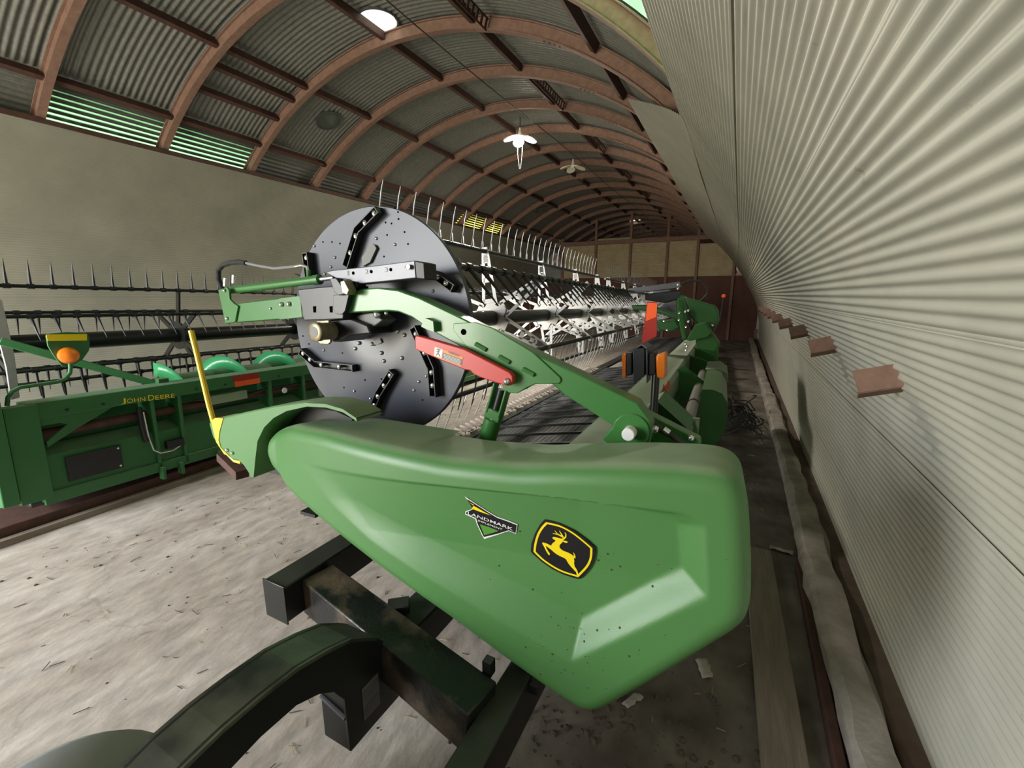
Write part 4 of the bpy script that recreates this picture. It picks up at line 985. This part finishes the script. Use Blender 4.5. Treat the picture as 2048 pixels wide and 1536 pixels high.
# ------------------------------------------------------------------ transport cart under the near end
CT = Thing('header_cart', (-1.0, .9, 0), None, 'black tube-steel transport frame with curved wheel arm under the header end', 'cart')
def cart(mb, name, mat='black', **k): return mb.build(name, M[mat], CT, **k)
cart(MB().span((-1.475, .915, .475), (-1.475, 1.75, .475), .115, .15), 'end_tube', bevel=.006)
cart(MB().box((-1.475, .912, .475), (.125, .006, .16)), 'tube_cap', bevel=.002)
cart(MB().span((-1.42, 1.06, .455), (-.57, .925, .39), .135, .15), 'cross_tube', 'black_mud', bevel=.006)
cart(MB().span((-.53, .45, .345), (-.53, 2.2, .345), .09, .15), 'side_tube', bevel=.005)
cart(MB().span((-.98, 1.00, .40), (-.98, 1.95, .40), .13, .13), 'centre_tube', bevel=.006)
cart(MB().span((-1.06, 1.07, .485), (-1.00, 1.12, .485), .06, .03), 'stop_block', bevel=.003)
cart(MB().box((-.60, 1.02, .475), (.03, .03, .05)), 'stop_pin'); cart(MB().box((-.48, 1.08, .40), (.05, .02, .03)), 'stop_pin')
# curved arm over the wheel
web = [(.90,.535),(.87,.560),(.80,.610),(.715,.640),(.623,.662),(.52,.668),(.43,.666),(.35,.655),(.25,.625),(.14,.57),(.05,.49),(0,.40),
       (.10,.36),(.15,.43),(.22,.49),(.30,.525),(.44,.547),(.51,.557),(.61,.553),(.678,.524),(.726,.486),(.761,.426),(.765,.23),(.985,.225),(.99,.42)]
cart(MB().prism([(-.95, y, z) for y, z in web], (-.012, 0, 0)), 'arm_web', bevel=.002)
cart(MB().prism([(-1.065, y, z) for y, z in web[:22]+[(.80, .42)]], (-.012, 0, 0)), 'arm_web', bevel=.002)
top = web[:12]; mb = MB()
for (y0, z0), (y1, z1) in zip(top, top[1:]):
    n = Vector((0, -(z1-z0), y1-y0)).normalized()
    n = n if n.z > 0 else -n
    a = Vector((0, y0, z0)); b = Vector((0, y1, z1)); x0, x1 = Vector((-1.085, 0, 0)), Vector((-.945, 0, 0))
    mb.add([a+x0, a+x1, b+x1, b+x0, a+x0-n*.01, a+x1-n*.01, b+x1-n*.01, b+x0-n*.01], [(0,1,2,3),(7,6,5,4),(1,0,4,5),(2,1,5,6),(3,2,6,7),(0,3,7,4)])
M['arm_top'] = pbr('worn_black_green_paint', (.018, .022, .019), .32, noise=.9, nscale=6, col2=(.10, .105, .07), detail=7)
cart(mb, 'arm_flange', 'arm_top')
low = web[12:22]; mb = MB()
for (y0, z0), (y1, z1) in zip(low, low[1:]):
    a = Vector((0, y0, z0)); b = Vector((0, y1, z1)); x0, x1 = Vector((-1.07, 0, 0)), Vector((-.955, 0, 0)); n = Vector((0, -(z1-z0), y1-y0)).normalized()
    mb.add([a+x0, a+x1, b+x1, b+x0, a+x0+n*.008, a+x1+n*.008, b+x1+n*.008, b+x0+n*.008], [(0,1,2,3),(7,6,5,4),(1,0,4,5),(2,1,5,6),(3,2,6,7),(0,3,7,4)])
cart(mb, 'arm_underside')
cart(MB().box((-1.01, .875, .325), (.118, .215, .20)), 'leg_box', bevel=.004)
cart(MB().tube([(-1.062, .765, .385), (-.956, .763, .355)], .008, 8), 'weld_bead', 'silver', smooth=True)
cart(MB().box((-.9485, .86, .345), (.002, .07, .12)), 'data_plate', 'grey_print')
cart(MB().box((-.947, .86, .315), (.002, .06, .04)), 'data_plate', 'silver')
cart(MB().box((-.947, .86, .375), (.002, .06, .035)), 'data_plate', 'silver')
cart(MB().lathe((-1.16, .18, .30), (-1, 0, 0), [(-.02, .12), (-.02, .17), (0, .245), (.03, .285), (.06, .298), (.11, .30), (.16, .298), (.19, .285), (.22, .245), (.24, .17), (.24, .12)], 48), 'tyre', 'tyre', smooth=True)
cart(MB().lathe((-1.15, .18, .30), (-1, 0, 0), [(0, .165), (.03, .15), (.05, .07), (.02, .06), (.02, .001)], 32), 'wheel_rim', 'black', smooth=True)
cart(MB().tube([(-.95, .05, .42), (-.97, .18, .30), (-1.12, .18, .30)], .03, 12), 'axle', 'black', smooth=True)

# ------------------------------------------------------------------ second header along the left side
H2 = Thing('auger_header', (-4.3, 2.0, 0), HM, 'older green auger header with black tined reel parked along the left wall', 'header')
Y2a, Y2b = 1.16, 8.2
def h2(mb, name, mat='green_old', **k): return mb.build(name, M[mat], H2, **k)
def b2(x0, x1, y0, y1, z0, z1): return MB().box(((x0+x1)/2, (y0+y1)/2, (z0+z1)/2), (x1-x0, y1-y0, z1-z0))
beam2 = h2(b2(-4.28, -4.10, Y2a, Y2b, .825, .935), 'top_beam', bevel=.006)
for tx, (xa, ya), (xb, yb), hh in (('J', (242, 809), (252, 808), .046), ('OHN', (254, 806.5), (291, 802), .034), ('D', (297, 801.5), (309, 800), .044), ('EERE', (311, 799.6), (350, 795), .034)):
    place_text(tx, hX(xa, ya, -4.097), hX(xb, yb, -4.097), hh, (0, 0, 1), M['yellowprint'], beam2, 'lettering', .0)
h2(b2(-4.13, -4.0975, 2.52, 2.78, .875, .925), 'red_reflector', 'reflect_r'); h2(b2(-4.13, -4.097, 2.54, 2.79, .822, .872), 'orange_reflector', 'reflect_o')
h2(b2(-4.18, -4.08, 1.04, 1.20, .27, .93), 'end_post', bevel=.005)
h2(b2(-5.6, -4.13, 1.0, 1.05, .30, .93), 'end_sheet', bevel=.004)
h2(b2(-4.30, -4.04, .95, 1.03, .30, 1.05), 'end_flange', bevel=.006)
h2(MB().prism([(-4.105, 1.2, .83), (-4.105, 1.62, .83), (-4.105, 1.42, .73), (-4.105, 1.36, .70), (-4.105, 1.22, .62), (-4.105, 1.22, .66), (-4.105, 1.34, .755), (-4.105, 1.30, .775), (-4.105, 1.2, .775)], (-.02, 0, 0)), 'corner_gusset')
h2(b2(-4.36, -4.34, Y2a, Y2b, .55, .86), 'back_sheet_upper')
h2(MB().add([(-4.30, Y2a, .60), (-4.14, Y2a, .55), (-4.12, Y2a, .24), (-4.30, Y2a, .20), (-4.30, Y2b, .60), (-4.14, Y2b, .55), (-4.12, Y2b, .24), (-4.30, Y2b, .20)], [(1,2,6,5),(0,1,5,4),(2,3,7,6),(3,0,4,7),(0,3,2,1),(4,5,6,7)]), 'back_sheet')
h2(b2(-4.13, -4.10, Y2a, Y2b, .22, .30), 'bottom_flange', bevel=.003)
h2(MB().tube([(-4.20, Y2a, .70), (-4.20, Y2b, .70)], .035, 12), 'frame_tube', 'rust_d', smooth=True)
h2(b2(-4.125, -4.115, 1.30, 1.62, .34, .52), 'cover_plate', 'blackplastic')
for y, z in ((1.60, .50), (1.60, .36)): h2(MB().lathe((-4.115, y, z), (1, 0, 0), [(0, .009), (.008, .008)], 8), 'bolt', 'chrome')
for y in (1.86, 2.06, 2.9, 3.3, 4.4, 5.5): h2(b2(-4.30, -4.10, y-.012, y+.012, .24, .83), 'frame_rib', bevel=.002)
for y in (1.86, 2.0, 2.32, 2.5): h2(b2(-4.12, -4.06, y-.012, y+.012, .16, .26), 'hitch_lug', bevel=.002)
h2(MB().tube([(-4.12, 1.80, .74), (-4.10, 1.80, .55), (-4.09, 1.82, .42), (-4.08, 1.86, .385), (-4.08, 1.95, .38), (-4.1, 2.02, .40)], .007, 8), 'hose', 'chrome', smooth=True)
h2(MB().tube([(-4.13, 1.78, .78), (-4.12, 1.78, .6), (-4.11, 1.79, .5)], .02, 10), 'cylinder', 'blackplastic', smooth=True)
h2(b2(-4.16, -4.09, 1.92, 2.05, .40, .46), 'coupler', 'blackplastic')
h2(b2(-4.20, -4.118, 2.32, 2.66, .69, .77), 'data_plate', 'pale')
h2(MB().lathe((-4.10, 3.05, .70), (1, 0, 0), [(0, .03), (.01, .028)], 14), 'lamp_lens', 'white')
h2(MB().tube([(-4.15, 2.2, .76), (-4.13, 2.5, .70), (-4.14, 2.9, .74), (-4.15, 3.6, .72)], .012, 8), 'hose', 'wire', smooth=True)
for x in (2.95, 3.08): h2(b2(-4.13, -4.10, x+.55, x+.58, .55, .72), 'strap', 'pale')
for y in (1.35, 1.55, 2.2, 2.45, 3.0, 3.4): h2(MB().lathe((-4.1, y, .86), (1, 0, 0), [(0, .010), (.008, .009)], 8), 'bolt', 'dark')
# floor and auger
h2(MB().add([(-4.36, Y2a, .55), (-4.60, Y2a, .36), (-5.05, Y2a, .30), (-5.6, Y2a, .26), (-4.36, Y2b, .55), (-4.60, Y2b, .36), (-5.05, Y2b, .30), (-5.6, Y2b, .26)], [(0,1,5,4),(1,2,6,5),(2,3,7,6)]), 'trough')
AX, AZ = -4.62, .80
h2(MB().tube([(AX, 2.32, AZ), (AX, Y2b, AZ)], .14, 24), 'auger_tube', smooth=True)
def flight(y0, y1, pitch=.60, r0=.14, r1=.265, hand=1):
    mb = MB(); n = int((y1-y0)/pitch*28)
    for i in range(n+1):
        t = i/28*2*math.pi*hand; y = y0+(y1-y0)*i/n
        for r in (r0, r1): mb.v.append((AX+r*math.sin(t), y, AZ+r*math.cos(t)))
    for i in range(n): mb.f.append((2*i, 2*i+1, 2*i+3, 2*i+2))
    return mb
M['flight'] = pbr('bright_green_flighting', (.05, .33, .12), .3, noise=.3, nscale=8, col2=(.06, .38, .16))
o = h2(flight(2.15, 5.2), 'auger_flight', 'flight', smooth=True); sm = o.modifiers.new('thickness', 'SOLIDIFY'); sm.thickness = .006
o = h2(flight(5.4, 8.1, hand=-1), 'auger_flight', 'flight', smooth=True); sm = o.modifiers.new('thickness', 'SOLIDIFY'); sm.thickness = .006
# reel
RX, RZ = -5.32, 1.25
h2(MB().tube([(RX, 1.2, RZ), (RX, Y2b, RZ)], .075, 20), 'reel_tube', 'black', smooth=True)
bats2 = [(-5.22, 1.725, 88), (-4.98, 1.485, -60), (-4.98, 1.055, -85), (-5.02, .945, -88), (-5.62, 1.00, -95), (-5.70, 1.50, -100)]
t2 = MB().tube([(0, 0, -.01), (0, 0, .07), (.004, .004, .215)], [.0125, .0105, .0022], 6); t2.lathe((0, -.022, 0), (0, 1, 0), [(0, .021), (.044, .021)], 8); t2m = t2.mesh('tine', M['blackplastic'], True)
bm2 = MB().tube([(0, 1.25, 0), (0, Y2b, 0)], .015, 8).mesh('reel_bat', M['black'], True)
for k, (x, z, a) in enumerate(bats2):
    inst('reel_bat', bm2, (x, 0, z), H2)
    for i in range(22 if k < 4 else 12):
        o = inst('tine', t2m, (x, 1.5+.139*i+.03*(k % 2), z), H2, (0, R(90-a), R(random.uniform(-4, 4))))
for y in (1.36, 2.75, 4.2, 5.7):
    for x, z, a in bats2:
        h2(MB().span((RX, y, RZ), (x, y, z), .05, .018, (0, 1, 0)), 'reel_spoke', 'black')
    h2(MB().lathe((RX, y-.01, RZ), (0, 1, 0), [(0, .15), (.02, .15)], 20), 'spoke_plate', 'black')
h2(MB().prism([hX(*p, -4.8) for p in [(-14,590),(4,600),(16,650),(30,715),(40,795),(22,800),(12,735),(0,690),(-14,650)]], (-.02, 0, 0)), 'reel_end_guard', 'galv', bevel=.004)
# brace and marker lamp on its bent tube
h2(MB().span(hX(0, 682, -4.55), hX(312, 768, -4.28), .03, .055), 'brace_bar', bevel=.004)
h2(b2(-4.32, -4.22, 1.98, 2.06, .92, .97), 'brace_foot', bevel=.004)
h2(MB().tube([hX(*p, -4.15) for p in [(14,812),(16,795),(24,783),(40,775),(80,769),(115,764),(130,758),(140,746),(141,735),(140,722)]], .0125, 12), 'lamp_tube', smooth=True)
ms = [hX(*p, -4.20) for p in [(92,671),(100,667),(135,664),(170,666),(178,671),(180,690),(178,702),(165,720),(150,728),(134,735),(125,733),(108,712),(96,692)]]
h2(MB().prism(ms, (-.015, 0, 0)), 'lamp_shield', bevel=.003)
h2(MB().prism([hX(*p, -4.197) for p in [(93,669),(174,668),(174,681),(95,682)]], (-.003, 0, 0)), 'yellow_reflector', 'yellowprint')
lc = hX(137, 711, -4.15)
h2(MB().lathe(lc, (.9, -.35, .1), [(-.04, .035), (-.01, .056), (.005, .058), (.03, .045), (.042, .02), (.044, .001)], 24), 'lamp_lens', 'orange', smooth=True)
# skid; dark timber below it, its tone also standing in for shaded floor
h2(b2(-4.75, -4.16, 1.1, 8.0, .21, .25), 'skid_shoe', 'dark', bevel=.01)
sk = Thing('timber_and_shade', (-4.43, 2.6, 0), None, 'dark brown timber beneath the older header, standing in for shaded floor too', 'timber')
yz = Matrix.Rotation(R(1.6), 3, 'Z')
MB().box((-4.45, 2.55, .06), (.40, 3.6, .12), yz).build('beam', M['rust_d'], sk, bevel=.01)
MB().box((-4.215, 2.55, .025), (.05, 3.7, .05), yz).build('edge_strip', M['wood'], sk, bevel=.006)

# ------------------------------------------------------------------ petal lamps and their cable
wire = MB().tube([(-3.28, y, 4.40 + .02*math.sin(y*.9)) for y in np.arange(YF+.2, 17.9, .5)], .006, 6).build('power_cable', M['wire'])
tag(wire, 'thin dark cable strung lengthwise under the roof', 'cable')
def petal_lamp(c, lit, label):
    t = Thing('petal_lamp', c, None, label, 'lamp'); c = Vector(c)
    MB().lathe(c, (0, 0, 1), [(-.05, .001), (-.05, .03), (0, .04), (.05, .035), (.09, .02), (.13, .02)], 16).build('lamp_socket', M['lampwhite'], t, True)
    for k in range(4):
        a = R(90*k+35); tilt = R(28); ux = Vector((math.cos(a), math.sin(a), 0)); up = Vector((0, 0, 1)); d = ux*math.cos(tilt) - up*math.sin(tilt)*.6; d.normalize(); sd = d.cross(up).normalized(); nn = sd.cross(d)
        pts = []
        for i in range(20):
            th = 2*math.pi*i/20; pts.append(c + d*(.18 + .13*math.cos(th)) + sd*(.10*math.sin(th)))
        MB().prism(pts, nn*.02).build('led_petal', M['lampwhite'], t)
        if lit:
            pts = [c + d*(.18 + .12*math.cos(2*math.pi*i/20)) + sd*(.09*math.sin(2*math.pi*i/20)) - nn*.004 for i in range(20)]
            MB().prism(pts, -nn*.006).build('led_panel', M['lampon'], t)
    return t
LP = Vector((-3.75, 7.7, 4.40))
pt = petal_lamp(LP, True, 'lit white petal lamp hanging under the roof with pull cords')
MB().tube([LP+Vector((0, 0, .1)), (LP.x, LP.y, 4.70)], .008, 6).build('hanger', M['wire'], pt)
for dx in (-.05, .05): MB().tube([LP+Vector((dx, 0, -.05)), LP+Vector((dx*.9, 0, -.3)), LP+Vector((dx*.2, 0, -.55))], .004, 5).build('pull_cord', M['hose'], pt)
L2 = wY(1146, 331, 10.4)
pt2 = petal_lamp(L2, False, 'unlit white petal lamp hanging from the cable beyond the lit one')
MB().tube([L2+Vector((0, 0, .1)), (L2.x, L2.y, 4.60)], .008, 6).build('hanger', M['wire'], pt2)

# ------------------------------------------------------------------ tangle of wire on the floor by the right wall
mb = MB()
for k in range(9):
    c = Vector((random.uniform(.02, .22), random.uniform(5.6, 7.0), .16)); rr = random.uniform(.13, .24); tilt = random.uniform(-.9, .9); ph = random.uniform(0, 6)
    pts = []
    for i in range(40):
        t = ph + i/39*2*math.pi*random.choice((1.6, 1.6)); r_ = rr*(1+.15*math.sin(3*t+k))
        pts.append(c + Vector((r_*math.cos(t)*.8, r_*math.sin(t), max(-.15, .12*math.sin(t*1.3+k)+.1*math.cos(t)*tilt))))
    mb.tube(pts, .008, 5)
tag(mb.build('wire_tangle', M['wire'], None, True), 'dark tangle of wire on the floor between header and right wall', 'wire')
